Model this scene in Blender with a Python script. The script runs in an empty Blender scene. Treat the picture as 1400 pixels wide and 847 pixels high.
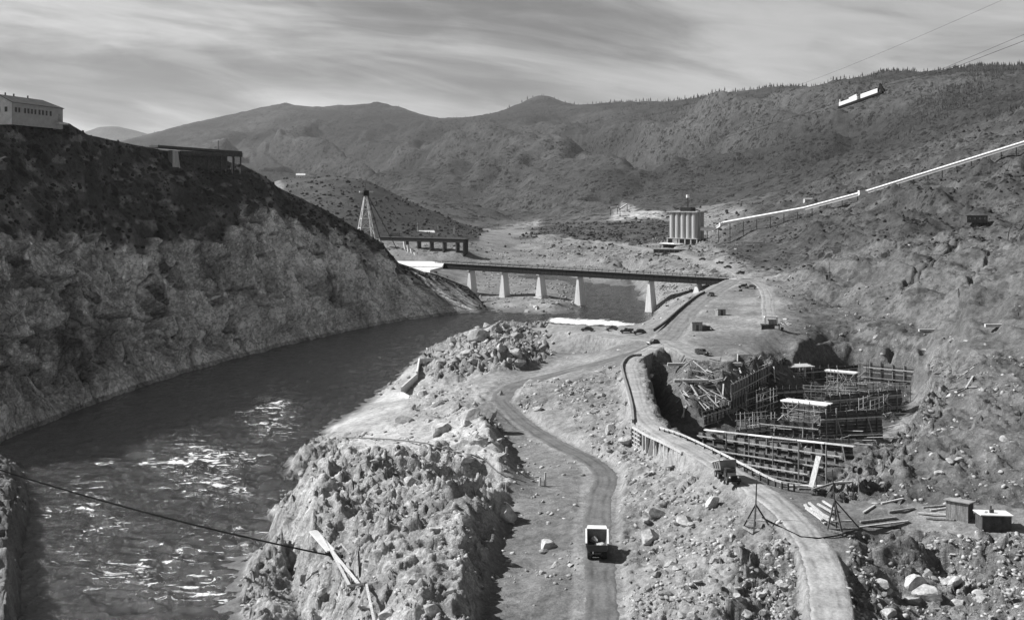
import bpy, math, random
import numpy as np
from mathutils import Vector, Matrix
random.seed(7)
rng = np.random.default_rng(11)
R = math.radians
scn = bpy.context.scene
col = scn.collection

# ------------------------------------------------------------------ camera
F, CX, HZ, HC = 1500.0, 700.0, 265.0, 60.0       # focal length in photo pixels, centre, horizon row, eye height
cd = bpy.data.cameras.new('camera')
cam = bpy.data.objects.new('camera', cd); col.objects.link(cam)
cam.location = (0, 0, HC); cam.rotation_euler = (R(90), 0, 0)
cd.sensor_width = 36; cd.lens = F / 1400 * 36
cd.shift_y = -(423.5 - HZ) / 1400
cd.clip_start = 1; cd.clip_end = 60000
scn.camera = cam
# ------------------------------------------------------------------ world, sun, exposure
SUN_AZ = Vector((-0.975, 0.20)).normalized(); SUN_EL = R(41)
w = bpy.data.worlds.new('World'); scn.world = w; w.use_nodes = True
nt = w.node_tree; nt.nodes.clear()
def N(t, **kw):
    n = nt.nodes.new(t)
    for k, v in kw.items(): setattr(n, k, v)
    return n
sky = N('ShaderNodeTexSky', sky_type='NISHITA', sun_disc=False, sun_elevation=SUN_EL,
        sun_rotation=math.atan2(SUN_AZ.x, SUN_AZ.y), altitude=200, air_density=1.0, dust_density=1.2)
bw = N('ShaderNodeRGBToBW'); nt.links.new(sky.outputs[0], bw.inputs[0])
tc = N('ShaderNodeTexCoord')
def cloud(scale, loc, lo, hi, dist):
    m0 = N('ShaderNodeMapping'); m0.inputs['Rotation'].default_value = (0, R(-9), 0); nt.links.new(tc.outputs['Generated'], m0.inputs[0])
    mp = N('ShaderNodeMapping'); mp.inputs['Scale'].default_value = scale
    mp.inputs['Location'].default_value = loc
    nt.links.new(m0.outputs[0], mp.inputs[0])
    no = N('ShaderNodeTexNoise'); no.inputs['Scale'].default_value = 1; no.inputs['Detail'].default_value = 8
    no.inputs['Roughness'].default_value = .56; no.inputs['Distortion'].default_value = dist
    nt.links.new(mp.outputs[0], no.inputs['Vector'])
    mr = N('ShaderNodeMapRange'); mr.inputs[1].default_value = lo; mr.inputs[2].default_value = hi
    mr.interpolation_type = 'SMOOTHSTEP'
    nt.links.new(no.outputs[0], mr.inputs[0]); return mr.outputs[0]
c1 = cloud((2.0, 2.0, 12), (3.1, .4, .2), .40, .64, .9)
c2 = cloud((9, 9, 48), (.7, 2.2, 1.4), .36, .72, .8)
def M(op, a, b):
    n = N('ShaderNodeMath', operation=op)
    for i, v in enumerate((a, b)):
        if isinstance(v, (int, float)): n.inputs[i].default_value = v
        else: nt.links.new(v, n.inputs[i])
    return n.outputs[0]
amt = M('ADD', M('MULTIPLY', c1, .74), M('MULTIPLY', c2, .26))
SKY_MUL, CLOUD_MUL = .33, .72
lum = M('MULTIPLY', bw.outputs[0], M('ADD', SKY_MUL, M('MULTIPLY', amt, CLOUD_MUL)))
bg = N('ShaderNodeBackground'); bg.inputs['Strength'].default_value = .092
nt.links.new(lum, bg.inputs[0])
wo = N('ShaderNodeOutputWorld'); nt.links.new(bg.outputs[0], wo.inputs[0])
sl = bpy.data.lights.new('sun', 'SUN'); sl.energy = 5.0; sl.angle = R(.5); sl.color = (1, 1, 1)
so = bpy.data.objects.new('sun', sl); col.objects.link(so)
sd = Vector((SUN_AZ.x * math.cos(SUN_EL), SUN_AZ.y * math.cos(SUN_EL), math.sin(SUN_EL)))
so.rotation_euler = sd.to_track_quat('Z', 'Y').to_euler(); so.location = (0, 0, 400)
vs = scn.view_settings; vs.view_transform = 'Standard'; vs.look = 'None'; vs.exposure = 0.58; vs.gamma = 1; vs.use_curve_mapping = False
scn.cycles.max_bounces = 4; scn.cycles.sample_clamp_indirect = 3; scn.cycles.sample_clamp_direct = 12; scn.cycles.diffuse_bounces = 2; scn.cycles.volume_bounces = 0

# ------------------------------------------------------------------ noise
_perm = rng.permutation(256).astype(np.int32)
_ang = rng.random(256) * 2 * np.pi
_gx, _gy = np.cos(_ang).astype(np.float32), np.sin(_ang).astype(np.float32)
_rx, _ry, _rv = (rng.random(256).astype(np.float32) for _ in range(3))
def _h(ix, iy, s): return _perm[(_perm[(ix + s * 37) & 255] + iy) & 255]
def perlin(x, y, s=0):
    x = np.asarray(x, np.float32); y = np.asarray(y, np.float32)
    ix = np.floor(x).astype(np.int32); iy = np.floor(y).astype(np.int32)
    fx = x - ix; fy = y - iy
    u = fx * fx * (3 - 2 * fx); v = fy * fy * (3 - 2 * fy)
    def g(dx, dy):
        h = _h(ix + dx, iy + dy, s); return _gx[h] * (fx - dx) + _gy[h] * (fy - dy)
    a = g(0, 0); a = a + u * (g(1, 0) - a); b = g(0, 1); b = b + u * (g(1, 1) - b)
    return (a + v * (b - a)) * 1.5
def fbm(x, y, o=4, s=0, r=.5):
    t = 0; a = 1
    for i in range(o):
        t = t + a * perlin(x * 2 ** i, y * 2 ** i, s + i); a *= r
    return t
def ridged(x, y, o=4, s=0, r=.5):
    t = 0; a = 1; wgt = 1
    for i in range(o):
        n = 1 - np.abs(perlin(x * 2 ** i, y * 2 ** i, s + i)); n = n * n * wgt
        t = t + a * n; wgt = np.clip(n * 1.6, 0, 1); a *= r
    return t
def worley(x, y, s=0):
    x = np.asarray(x, np.float32); y = np.asarray(y, np.float32)
    ix = np.floor(x).astype(np.int32); iy = np.floor(y).astype(np.int32)
    f1 = np.full(x.shape, 9, np.float32); f2 = f1.copy(); val = np.zeros(x.shape, np.float32); ox = val.copy(); oy = val.copy(); hh = np.zeros(x.shape, np.int32)
    for dx in (-1, 0, 1):
        for dy in (-1, 0, 1):
            h = _h(ix + dx, iy + dy, s)
            d = np.hypot(ix + dx + _rx[h] - x, iy + dy + _ry[h] - y)
            m = d < f1; ox = np.where(m, ix + dx + _rx[h] - x, ox); oy = np.where(m, iy + dy + _ry[h] - y, oy); hh = np.where(m, h, hh)
            f2 = np.where(m, f1, np.minimum(f2, d)); val = np.where(m, _rv[h], val); f1 = np.where(m, d, f1)
    worley.facet = (val - .5) * .9 + ox * (_rx[(hh * 7 + 3) & 255] - .5) * 2.2 + oy * (_ry[(hh * 5 + 11) & 255] - .5) * 2.2
    return f1, f2, val
def sstep(a, b, x):
    t = np.clip((x - a) / (b - a), 0, 1); return t * t * (3 - 2 * t)

# ------------------------------------------------------------------ survey: points of the place
def Pz(px, py, z):                                   # a point at height z seen in direction (px, py)
    Y = (HC - z) * F / (py - HZ); return ((px - CX) / F * Y, Y, z)
def Py(px, py, Y):                                   # a point at distance Y seen in direction (px, py)
    return ((px - CX) / F * Y, Y, HC - (py - HZ) / F * Y)
L = []
def lz(*p): L.append([Pz(*q) for q in p])
def ly(*p): L.append([Py(*q) for q in p])
def xyz(*p): L.append(list(p))
# river, right water edge along the spit and channel banks
xyz((-12, 80, 0), (-15, 100, 0), (-18, 120, 0), (-24, 140, 0), Pz(410, 847, 0), Pz(402, 800, 0), Pz(368, 745, 0), Pz(360, 700, 0), Pz(375, 665, 0), Pz(398, 637, 0),
    Pz(432, 600, 0), Pz(440, 588, 0), Pz(500, 548, 0), Pz(540, 522, 0), Pz(560, 498, 0), Pz(588, 474, 0), Pz(635, 455, 0), Pz(690, 438, 0),
    Pz(740, 442, 0), Pz(790, 449, 0), Pz(862, 447, 0), Pz(884, 440, 0), Pz(896, 429, 0), Pz(886, 412, 0), Pz(872, 396, 0), Pz(866, 384, 0), Pz(850, 374, 0), Pz(760, 366, 0), (-30, 948, 0), (-130, 978, 0))
ly((500, 343, 1000), (570, 343, 985), (640, 343, 965))
# opposite edge of upstream channel (rock point under the bridge)
lz((660, 422, 0), (692, 427, 0), (740, 430, 0), (782, 427, 0), (798, 415, 0), (798, 400, 0), (796, 385, 0), (780, 378, 0), (720, 374, 0), (660, 370, 0), (560, 369, 0), (500, 368, 0))
lz((690, 414, 1.5), (722, 412, 2.5), (760, 414, 4), (785, 412, 2)); lz((700, 396, 2), (740, 395, 5), (780, 396, 3.5)); lz((680, 382, 3), (730, 381, 5), (775, 384, 3))
# river bed
xyz((-62, 110, -4), (-62, 150, -4), (-72, 200, -4), (-84, 265, -4), (-76, 330, -4), (-64, 400, -4), (-48, 470, -4), (-28, 520, -4), (-4, 532, -3), (28, 522, -3), (52, 528, -3), (58, 560, -3), (52, 640, -4), (48, 720, -4), (30, 800, -4), (-10, 880, -3), (-70, 955, -2.5), (-130, 960, -2.5))
# under the left hill the base drops away
xyz((-150, 262, -4), (-118, 300, -4), (-105, 350, -4), (-98, 410, -4), (-80, 470, -4), (-52, 525, -4), (-22, 556, -3), (-12, 575, -1))
xyz((-200, 300, -6), (-170, 400, -6), (-130, 480, -6), (-80, 560, -4), (-40, 590, -2))
# near left buttress
xyz((-60, 90, 0), (-64, 120, 0), Pz(22, 847, 0), Pz(32, 760, 0), Pz(38, 700, 0), Pz(35, 655, 0), Pz(24, 628, 0), (-122, 246, 0), (-160, 252, 0))
xyz((-66, 90, 7), (-70, 120, 7), Pz(8, 847, 5), Pz(10, 760, 6), Pz(14, 700, 6), Pz(16, 655, 4), (-113, 236, 4), (-140, 240, 4))
xyz((-84, 90, 9), (-88, 130, 9), (-100, 170, 9), (-118, 210, 8), (-145, 225, 8))
# spit hump
lz((385, 745, 5), (382, 690, 6), (398, 660, 7), (425, 635, 7.5), (455, 612, 7.5))
lz((425, 800, 6.5), (432, 847, 6.5))
lz((430, 720, 10.5), (430, 680, 10.5), (460, 645, 11))
lz((460, 690, 13), (520, 665, 15), (580, 655, 15.5), (640, 668, 15))
lz((500, 640, 13.5), (560, 632, 13.5), (620, 640, 13))
lz((500, 740, 12.6), (560, 735, 13.6), (620, 725, 14))
lz((470, 800, 10), (530, 790, 12.4), (600, 780, 13)); lz((480, 860, 10), (560, 850, 11.5), (600, 847, 11.5))
lz((655, 655, 14.5), (640, 715, 13.8), (632, 785, 12.8), (612, 847, 11.3), (600, 900, 11))
lz((700, 690, 9), (690, 735, 8.6), (672, 800, 8.6), (655, 847, 8.4), (650, 920, 8.2))
# spit flats and beach
lz((470, 596, 4), (520, 560, 3.5), (560, 540, 3)); lz((500, 598, 6), (560, 600, 8.5), (610, 600, 10)); lz((560, 565, 6), (600, 555, 7.5), (640, 545, 8))
lz((610, 540, 7.5), (640, 560, 11.5), (660, 562, 13), (666, 588, 14), (684, 628, 13.5)); lz((676, 566, 8.6), (690, 600, 8.4), (706, 634, 8.2), (735, 660, 8.2)); lz((590, 545, 6.2), (620, 575, 10))
lz((555, 515, 3.5), (580, 495, 4), (605, 490, 5)); lz((600, 520, 6), (640, 515, 7), (660, 530, 7))
# boulder ridge
lz((602, 478, 5.5), (640, 464, 9.5), (680, 454, 11.5), (715, 447, 11.5), (748, 446, 8)); lz((610, 492, 8), (640, 486, 11), (690, 476, 13), (735, 474, 11)); lz((640, 500, 9.5), (690, 494, 10.5), (738, 490, 9))
lz((640, 513, 6.6), (700, 512, 6), (752, 503, 6.9))
# embankment
lz((718, 449, 10.6), (790, 455, 12), (872, 463, 13.7)); xyz((6, 418, 10.4), (25, 404, 11.8), (47, 384, 13.4)); lz((716, 477, 5.4), (760, 481, 6), (800, 482, 6.6), (835, 480, 8.4))
xyz((8, 436, 4), (28, 425, 4), (52, 412, 6))
_crib = [Pz(*q) for q in ((866, 583, 15.3), (885, 594, 15.7), (905, 603, 16), (934, 618, 16.2))]
L.append([(x_ - .9, y_ - 1.2, z_ - 4.4 + .35 * i_) for i_, (x_, y_, z_) in enumerate(_crib)])
# mound between roads
lz((720, 540, 9.6), (750, 530, 11), (790, 525, 11.5)); lz((740, 565, 9.8), (780, 570, 10.3), (830, 600, 11)); lz((800, 500, 11.2), (835, 508, 12.5), (840, 540, 12.4), (850, 578, 12))
lz((855, 650, 11), (870, 700, 11.2), (880, 780, 11), (890, 847, 10.5)); lz((900, 660, 12.8), (950, 690, 14), (1000, 720, 14.8)); lz((930, 740, 12.8), (980, 780, 13), (1000, 847, 11.5))
lz((770, 640, 9.6), (780, 700, 9.8), (770, 770, 9.6), (760, 847, 9)); lz((740, 700, 9.2), (735, 760, 9), (720, 847, 8.6))
# cut near the high road, left
lz((1012, 757, 14.5), (1050, 756, 15.2), (1082, 762, 15.3)); lz((1020, 790, 11.6), (1050, 792, 12), (1078, 792, 13)); lz((1030, 847, 10.8), (1075, 847, 13.4))
# excavation near right
lz((1168, 740, 15.7), (1240, 730, 15.8), (1300, 738, 15.7), (1395, 748, 15.6), (1480, 752, 15.6)); lz((1185, 770, 12.3), (1240, 768, 11.8), (1295, 790, 11.2), (1340, 800, 12), (1400, 810, 12.5))
lz((1172, 800, 13.4), (1170, 847, 12.6)); lz((1220, 820, 10.6), (1300, 847, 10.6), (1390, 847, 11.5))
lz((1165, 700, 16.3), (1250, 690, 16.4), (1330, 700, 16.3), (1480, 705, 16.6))
# pit
rim = [Pz(*q) for q in ((884, 494, 14.2), (892, 520, 14.5), (899, 556, 15), (918, 584, 15.6), (960, 606, 16), (1010, 634, 16.3), (1058, 662, 16.3), (1098, 666, 16.2), (1132, 664, 16.1), (1152, 656, 16.3), (1180, 624, 16.4), (1205, 610, 17), (1232, 598, 18), (1250, 580, 18.6), (1262, 552, 19), (1272, 528, 19), (1277, 508, 18), (1277, 497, 15))]
L.append(rim)
L.append([(x * 1.045 + .8, y * 1.045 + 2.5, 2) for x, y, z in rim[:9]] + [(x * 1.05, y * 1.05 + 5, 3) for x, y, z in rim[9:15]])
lz((884, 486, 14.2), (902, 479, 14.2), (926, 476, 14.4), (942, 492, 14), (944, 500, 13.6))
lz((905, 500, 9), (925, 512, 7), (934, 520, 7)); lz((940, 504, 13.5), (935, 530, 10), (932, 555, 6), (925, 580, 3))
lz((1000, 492, 14), (985, 520, 11), (980, 550, 6.5), (970, 582, 3.2)); lz((1060, 490, 13), (1040, 520, 8), (1020, 560, 3.5))
lz((940, 596, 2.4), (1000, 622, 2), (1060, 646, 2), (1110, 640, 2)); lz((1060, 560, 3), (1120, 560, 3), (1180, 545, 3), (1220, 510, 4)); lz((1040, 600, 2), (1110, 600, 2), (1160, 590, 2))
lz((1070, 530, 3), (1090, 526, 3), (1130, 512, 3), (1170, 511, 3), (1205, 518, 3), (1240, 526, 3), (1258, 540, 3)); lz((1072, 487, 13), (1090, 480, 12.5), (1130, 472, 11.5), (1170, 471, 11.5), (1205, 476, 11.8), (1240, 481, 12), (1265, 490, 13), (1277, 497, 15))
lz((1150, 622, 3), (1190, 597, 3), (1225, 572, 3), (1245, 548, 3), (1256, 535, 3)); lz((1120, 530, 3), (1180, 535, 3), (1220, 535, 3))
for Y_, m_ in ((222, 1240), (234, 1252), (246, 1260), (258, 1264), (270, 1265), (282, 1264), (294, 1262), (306, 1258)): L.append([((k_ - CX) / F * Y_, Y_, 3) for k_ in (1150, 1200, m_)])
lz((1090, 468, 14.5), (1130, 460, 13.7), (1170, 459, 13.7), (1205, 462, 14.3), (1245, 466, 14.4), (1268, 474, 14.7), (1290, 490, 17))
# right hillside
lz((1250, 440, 18.9), (1170, 440, 17.1), (1110, 436, 17), (1068, 436, 17.6)); lz((1250, 440, 18.9), (1250, 400, 25), (1250, 350, 33))
lz((1040, 449, 17.2), (1052, 450, 17.2), (1066, 449, 17.2)); lz((1000, 470, 14.8), (1030, 488, 14.3), (1062, 486, 14.3)); lz((1000, 440, 16.5), (980, 425, 17.4), (955, 458, 15.3), (965, 472, 14.9))
for k, f in ((1330, 1), (1390, 1.04), (1480, 1.12), (1580, 1.24)):
    lz((k, 318, 38), (k, 350, 33 * f), (k, 400, min(27 * f, 40)), (k, 460, 24 * f), (k, 520, 23 * f), (k, 580, 20.5 * f), (k, 640, 18 * f), (k, 680, 16.5 * f))
ly((1330, 300, 700), (1390, 290, 640), (1480, 265, 620), (1580, 240, 600))
ly((1640, 110, 950), (1500, 135, 950), (1400, 166, 960), (1300, 213, 1000), (1200, 246, 1050), (1100, 280, 1100), (1030, 300, 1130), (965, 322, 1130))
ly((1390, 235, 720), (1300, 262, 760), (1200, 276, 840), (1100, 300, 880), (1010, 318, 900)); ly((1580, 190, 720), (1480, 215, 720), (1390, 235, 720))
ly((1250, 312, 650), (1150, 328, 650), (1050, 340, 720)); ly((1050, 368, 560), (1100, 350, 600), (1150, 368, 500), (1200, 378, 450)); lz((1200, 420, 20.5), (1150, 425, 18), (1110, 424, 17.2))
ly((1100, 395, 470), (1070, 385, 510))
# far bank and benches by the silo
lz((720, 362, 3), (800, 362, 5), (870, 368, 9), (930, 372, 14), (975, 376, 18)); lz((880, 392, 6), (905, 398, 8), (930, 405, 9), (960, 407, 11)); lz((905, 425, 4), (920, 432, 8), (930, 426, 12), (960, 398, 16.5), (985, 385, 18.6))
lz((700, 340, 5), (780, 348, 9), (860, 354, 12.5), (930, 360, 16)); lz((640, 318, 8), (700, 320, 10), (780, 327, 13), (850, 335, 15), (930, 348, 18), (990, 365, 20), (1030, 385, 20))
lz((880, 336, 16), (940, 334, 17), (985, 330, 19), (1010, 335, 21)); ly((860, 322, 1150), (920, 322, 1120), (960, 318, 1050)); ly((920, 338, 800), (985, 345, 740))
# behind the left hill
xyz((-72, 690, 17.6), (-60, 672, 18.2), (-52, 665, 14)); xyz((-160, 720, 22), (-220, 640, 30)); xyz((-40, 640, 1), (-30, 760, 4), (-60, 800, 8), (-110, 830, 12)); xyz((-300, 600, 30), (-300, 900, 25))
xyz((-10, 650, 1), (0, 720, 3), (10, 640, 3))
ly((480, 326, 1050), (560, 328, 1060), (640, 328, 1080))
# mid hill
ly((330, 262, 1400), (365, 250, 1380), (400, 243, 1360), (470, 241, 1340), (505, 247, 1330), (560, 275, 1310), (600, 292, 1290), (632, 308, 1270), (648, 320, 1250))
xyz((-420, 1500, 30), (-280, 1650, 20), (-120, 1650, 12), (-50, 1500, 8)); ly((420, 290, 1130), (500, 303, 1130), (570, 315, 1140)); ly((250, 300, 1100), (150, 290, 1100), (0, 280, 1100))
xyz((-900, 1400, 40), (-700, 1500, 60))
# foothills
ly((650, 310, 1900), (700, 306, 2050), (740, 302, 2100)); ly((700, 290, 2500), (650, 286, 2600)); ly((760, 302, 1900), (800, 287, 2000), (850, 285, 1850), (890, 292, 1700)); ly((780, 318, 1400), (850, 322, 1250)); ly((820, 302, 1600), (900, 300, 1500), (950, 305, 1400))
ly((380, 262, 3000), (500, 262, 2900), (600, 272, 2900), (650, 276, 3100), (700, 269, 3200), (800, 266, 2800), (900, 264, 2400), (1000, 272, 1900), (1100, 258, 1700), (1200, 232, 1600), (1300, 200, 1450), (1400, 152, 1400), (1550, 110, 1350))
# mountains
ly((200, 225, 5600), (300, 205, 5300), (450, 205, 5000), (600, 217, 4600), (700, 208, 4300), (800, 208, 4000), (900, 206, 3600), (1000, 202, 3100), (1100, 192, 2700), (1200, 190, 2300), (1300, 170, 2050), (1400, 148, 1950), (1550, 140, 1900))
crest = [(-200, 250, 8000), (0, 232, 8000), (100, 208, 7800), (195, 186, 7500), (250, 170, 7400), (330, 153, 7200), (365, 145, 7100), (390, 139, 7000), (405, 143, 6950), (440, 147, 6900), (475, 143, 6800), (500, 142, 6750), (515, 138, 6700), (535, 143, 6650), (560, 150, 6600), (588, 161, 6500), (622, 163, 6450), (660, 160, 6400), (690, 150, 6380), (708, 143, 6350), (724, 134, 6320), (742, 128, 6300), (758, 133, 6250), (772, 140, 6200), (790, 144, 6100), (820, 141, 5900), (860, 139, 5600), (920, 138, 5300), (960, 133, 5050), (1000, 125, 4800), (1060, 118, 4500), (1110, 118, 4150), (1150, 112, 3950), (1185, 103, 3750), (1215, 97, 3600), (1260, 97, 3450), (1300, 95, 3300), (1330, 90, 3200), (1400, 91, 3000), (1500, 100, 2900), (1640, 95, 2800)]
ly(*crest); ly(*[(x, 265 - (265 - y) * .62, Y * 1.35) for x, y, Y in crest])
ly((-200, 205, 13500), (60, 200, 13500), (115, 179, 13300), (138, 172, 13200), (160, 171, 13200), (188, 178, 13200), (225, 190, 13300), (400, 215, 13500)); ly((-200, 240, 16000), (700, 240, 16500), (1600, 240, 16500)); ly((-100, 245, 11000), (220, 240, 11000))
# near rim outside the frame
lz((700, 1050, 8), (820, 1050, 9), (1000, 1050, 11), (1130, 1050, 13.5), (1300, 1050, 11), (1600, 1050, 12)); xyz((0, 60, 9), (40, 60, 12), (-40, 60, -2))

# roads: (centre line, width, albedo)
ROADS = {
 'low': ([(818, 1000, 9), (822, 847, 9.5), (820, 770, 10), (816, 720, 10), (820, 680, 10), (827, 650, 10), (808, 630, 9.6), (765, 608, 9), (728, 586, 8.2), (698, 562, 7.6), (684, 545, 7.5), (690, 536, 7.5)], 4.8, .14),
 'sweep': ([(683, 548, 7.5), (700, 528, 7.6), (760, 511, 9), (820, 496, 11), (870, 482, 12.7), (908, 468, 14)], 6.0, .15),
 'high': ([(910, 466, 14), (884, 480, 14.2), (866, 490, 14.3), (861, 502, 14.4), (867, 530, 15), (878, 566, 15.5), (903, 590, 16), (950, 616, 16.4), (1003, 648, 16.5), (1060, 686, 16.5), (1102, 730, 16), (1126, 780, 15.5), (1136, 847, 15), (1136, 1000, 14)], 4.6, .31),
 'bridge_approach': ([(906, 469, 14), (926, 445, 15.6), (946, 421, 17), (967, 404, 18.1), (990, 390, 18.9), (1008, 382, 19.3), (1030, 385, 19.4)], 8, .2),
 'hill': ([(1012, 381, 19.3), (1036, 387, 19.3), (1048, 402, 18.6), (1050, 420, 18), (1052, 440, 17.3)], 5, .27),
 'upper': ([(640, 318, 8), (700, 320, 10), (780, 327, 13), (850, 335, 15), (930, 348, 18), (990, 365, 20), (1022, 381, 19.5)], 7, .26),
 'parking': ([(735, 449, 10.6), (790, 453, 12), (850, 460, 13.3), (905, 466, 14)], 7, .25),
 'pit_ramp': ([(912, 466, 14.2), (938, 478, 14.4), (955, 488, 14.2), (985, 490, 14)], 7, .24),
}
def catmull(P, n=8):
    P = np.array(P, float); P = np.vstack([2 * P[0] - P[1], P, 2 * P[-1] - P[-2]]); out = []
    for i in range(1, len(P) - 2):
        for t in np.linspace(0, 1, n, endpoint=False):
            a, b, c, d = P[i - 1:i + 3]
            out.append(.5 * (2 * b + (c - a) * t + (2 * a - 5 * b + 4 * c - d) * t * t + (3 * b - a - 3 * c + d) * t ** 3))
    out.append(P[-2]); return np.array(out)
ROADL = {k: (catmull([Pz(*q) for q in v[0]]), v[1], v[2]) for k, v in ROADS.items()}
for k, (c, wd, al) in ROADL.items(): L.append([tuple(q) for q in c[::3]])

# ------------------------------------------------------------------ diffuse the survey into a height field (fan grid u = X/Y, v = ln Y)
U0, U1, V0, V1 = -.66, .66, math.log(70), math.log(17500)
CU, CV = 441, 920
def gu(x, y): return (x / y - U0) / (U1 - U0) * (CU - 1)
def gv(y): return (np.log(y) - V0) / (V1 - V0) * (CV - 1)
zs = np.zeros((CV, CU)); zw = np.zeros((CV, CU))
for ln in L:
    for a, b in zip(ln[:-1], ln[1:]):
        ga = np.array([gu(a[0], a[1]), gv(a[1])]); gb = np.array([gu(b[0], b[1]), gv(b[1])])
        n = int(max(abs(gb - ga)) * 1.5) + 2
        t = np.linspace(0, 1, n)
        i = np.rint(ga[0] + (gb[0] - ga[0]) * t).astype(int); j = np.rint(ga[1] + (gb[1] - ga[1]) * t).astype(int)
        ok = (i >= 0) & (i < CU) & (j >= 0) & (j < CV)
        zz = a[2] + (b[2] - a[2]) * t
        np.add.at(zs, (j[ok], i[ok]), zz[ok]); np.add.at(zw, (j[ok], i[ok]), 1)
def diffuse(zs, zw):
    known = zw > 0
    val = np.where(known, zs / np.maximum(zw, 1), 0)
    if min(val.shape) <= 6:
        return np.where(known, val, val.sum() / max(known.sum(), 1))
    h, wd = val.shape; H2, W2 = (h + 1) // 2, (wd + 1) // 2
    pv = np.zeros((H2 * 2, W2 * 2)); pk = pv.copy(); pv[:h, :wd] = val; pk[:h, :wd] = known
    cs = pv.reshape(H2, 2, W2, 2).sum((1, 3)); cw = pk.reshape(H2, 2, W2, 2).sum((1, 3))
    c = diffuse(cs, cw)
    up = np.repeat(np.repeat(c, 2, 0), 2, 1)[:h, :wd]
    z = np.where(known, val, up)
    for _ in range(40):
        p = np.pad(z, 1, mode='edge')
        z = np.where(known, val, .25 * (p[:-2, 1:-1] + p[2:, 1:-1] + p[1:-1, :-2] + p[1:-1, 2:]))
    return z
ZC = diffuse(zs, zw)
p = np.pad(ZC, 1, mode='edge'); ZC = .5 * ZC + .125 * (p[:-2, 1:-1] + p[2:, 1:-1] + p[1:-1, :-2] + p[1:-1, 2:])
def bil(G, i, j):
    i = np.clip(i, 0, G.shape[1] - 1.001); j = np.clip(j, 0, G.shape[0] - 1.001)
    i0 = i.astype(int); j0 = j.astype(int); fi = i - i0; fj = j - j0
    return (G[j0, i0] * (1 - fi) + G[j0, i0 + 1] * fi) * (1 - fj) + (G[j0 + 1, i0] * (1 - fi) + G[j0 + 1, i0 + 1] * fi) * fj

# fine grid
def span(a, b, d): return np.exp(np.arange(math.log(a), math.log(b), d))
YR = np.concatenate([span(88, 118, .004), span(118, 250, .0023), span(250, 600, .0030), span(600, 1500, .0045), span(1500, 17000, .0085)])
UN = 710
UC = np.linspace(-.585, .585, UN)
NEAR = int(np.searchsorted(YR, 1500))
UU, YY = np.meshgrid(UC, YR); XX = UU * YY
ZZ = bil(ZC, gu(XX, YY), gv(YY))
def project(X, Y, Z): return CX + F * X / Y, HZ + F * (HC - Z) / Y
PX, PY = project(XX, YY, ZZ)
_ju, _jv = UU * 26, np.log(YY) * 9
jx = fbm(_ju, _jv, 4, 5) * 7 * (1 + sstep(400, 900, YY)); jy = fbm(_ju + 30, _jv, 4, 9) * 5
def blur(a, n):
    for _ in range(n):
        p = np.pad(a, 1, mode='edge'); a = .4 * a + .15 * (p[:-2, 1:-1] + p[2:, 1:-1] + p[1:-1, :-2] + p[1:-1, 2:])
    return a
def zone(poly, soft=3, ymin=0, ymax=1e9):
    x, y = PX + jx, PY + jy; inside = np.zeros(x.shape, bool)
    n = len(poly)
    for k in range(n):
        (x1, y1), (x2, y2) = poly[k], poly[(k + 1) % n]
        if y1 == y2: continue
        c = ((y1 > y) != (y2 > y)) & (x < (x2 - x1) * (y - y1) / (y2 - y1) + x1)
        inside ^= c
    return blur((inside & (YY > ymin) & (YY < ymax)).astype(np.float32), soft)
spit = zone([(330, 900), (340, 640), (430, 575), (560, 480), (640, 445), (700, 425), (760, 436), (740, 480), (690, 500), (640, 520), (672, 560), (700, 640), (690, 690), (650, 740), (640, 900)], 4, ymax=520)
hump = zone([(330, 1000), (340, 640), (430, 608), (520, 618), (640, 612), (690, 640), (690, 700), (660, 740), (640, 1000)], 4, ymax=300)
sand = zone([(440, 585), (500, 545), (560, 530), (560, 560), (540, 575), (520, 585), (470, 590)], 3, ymax=400) + .7 * zone([(500, 592), (560, 585), (620, 590), (640, 615), (560, 625), (500, 612)], 3, ymax=400)
bould = zone([(560, 500), (600, 470), (680, 440), (750, 440), (760, 480), (700, 505), (600, 520)], 3, ymax=520)
rubble = zone([(830, 500), (870, 500), (900, 620), (1010, 680), (1080, 740), (1090, 900), (840, 900), (850, 660), (760, 560), (700, 560), (720, 520), (780, 520)], 4, ymax=420)
dig = zone([(1165, 728), (1500, 735), (1500, 950), (1150, 950)], 3, ymax=240) + zone([(1000, 752), (1090, 756), (1090, 950), (980, 950)], 3, ymax=240)
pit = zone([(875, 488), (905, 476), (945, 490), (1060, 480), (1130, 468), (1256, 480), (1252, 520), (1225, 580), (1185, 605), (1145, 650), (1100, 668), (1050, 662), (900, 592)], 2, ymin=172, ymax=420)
vale = zone([(655, 560), (700, 640), (690, 700), (640, 900), (800, 900), (790, 700), (800, 640), (700, 570)], 5, ymax=330)
hillR = sstep(1040, 1130, PX) * sstep(200, 300, YY) * (1 - sstep(500, 545, PY)) * (1 - pit)
far = sstep(900, 1500, YY); mtn = sstep(1350, 2100, YY)
road_d = np.full(XX.shape, 1e3); road_z = ZZ.copy(); 
nearm = YY < 1600
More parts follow.
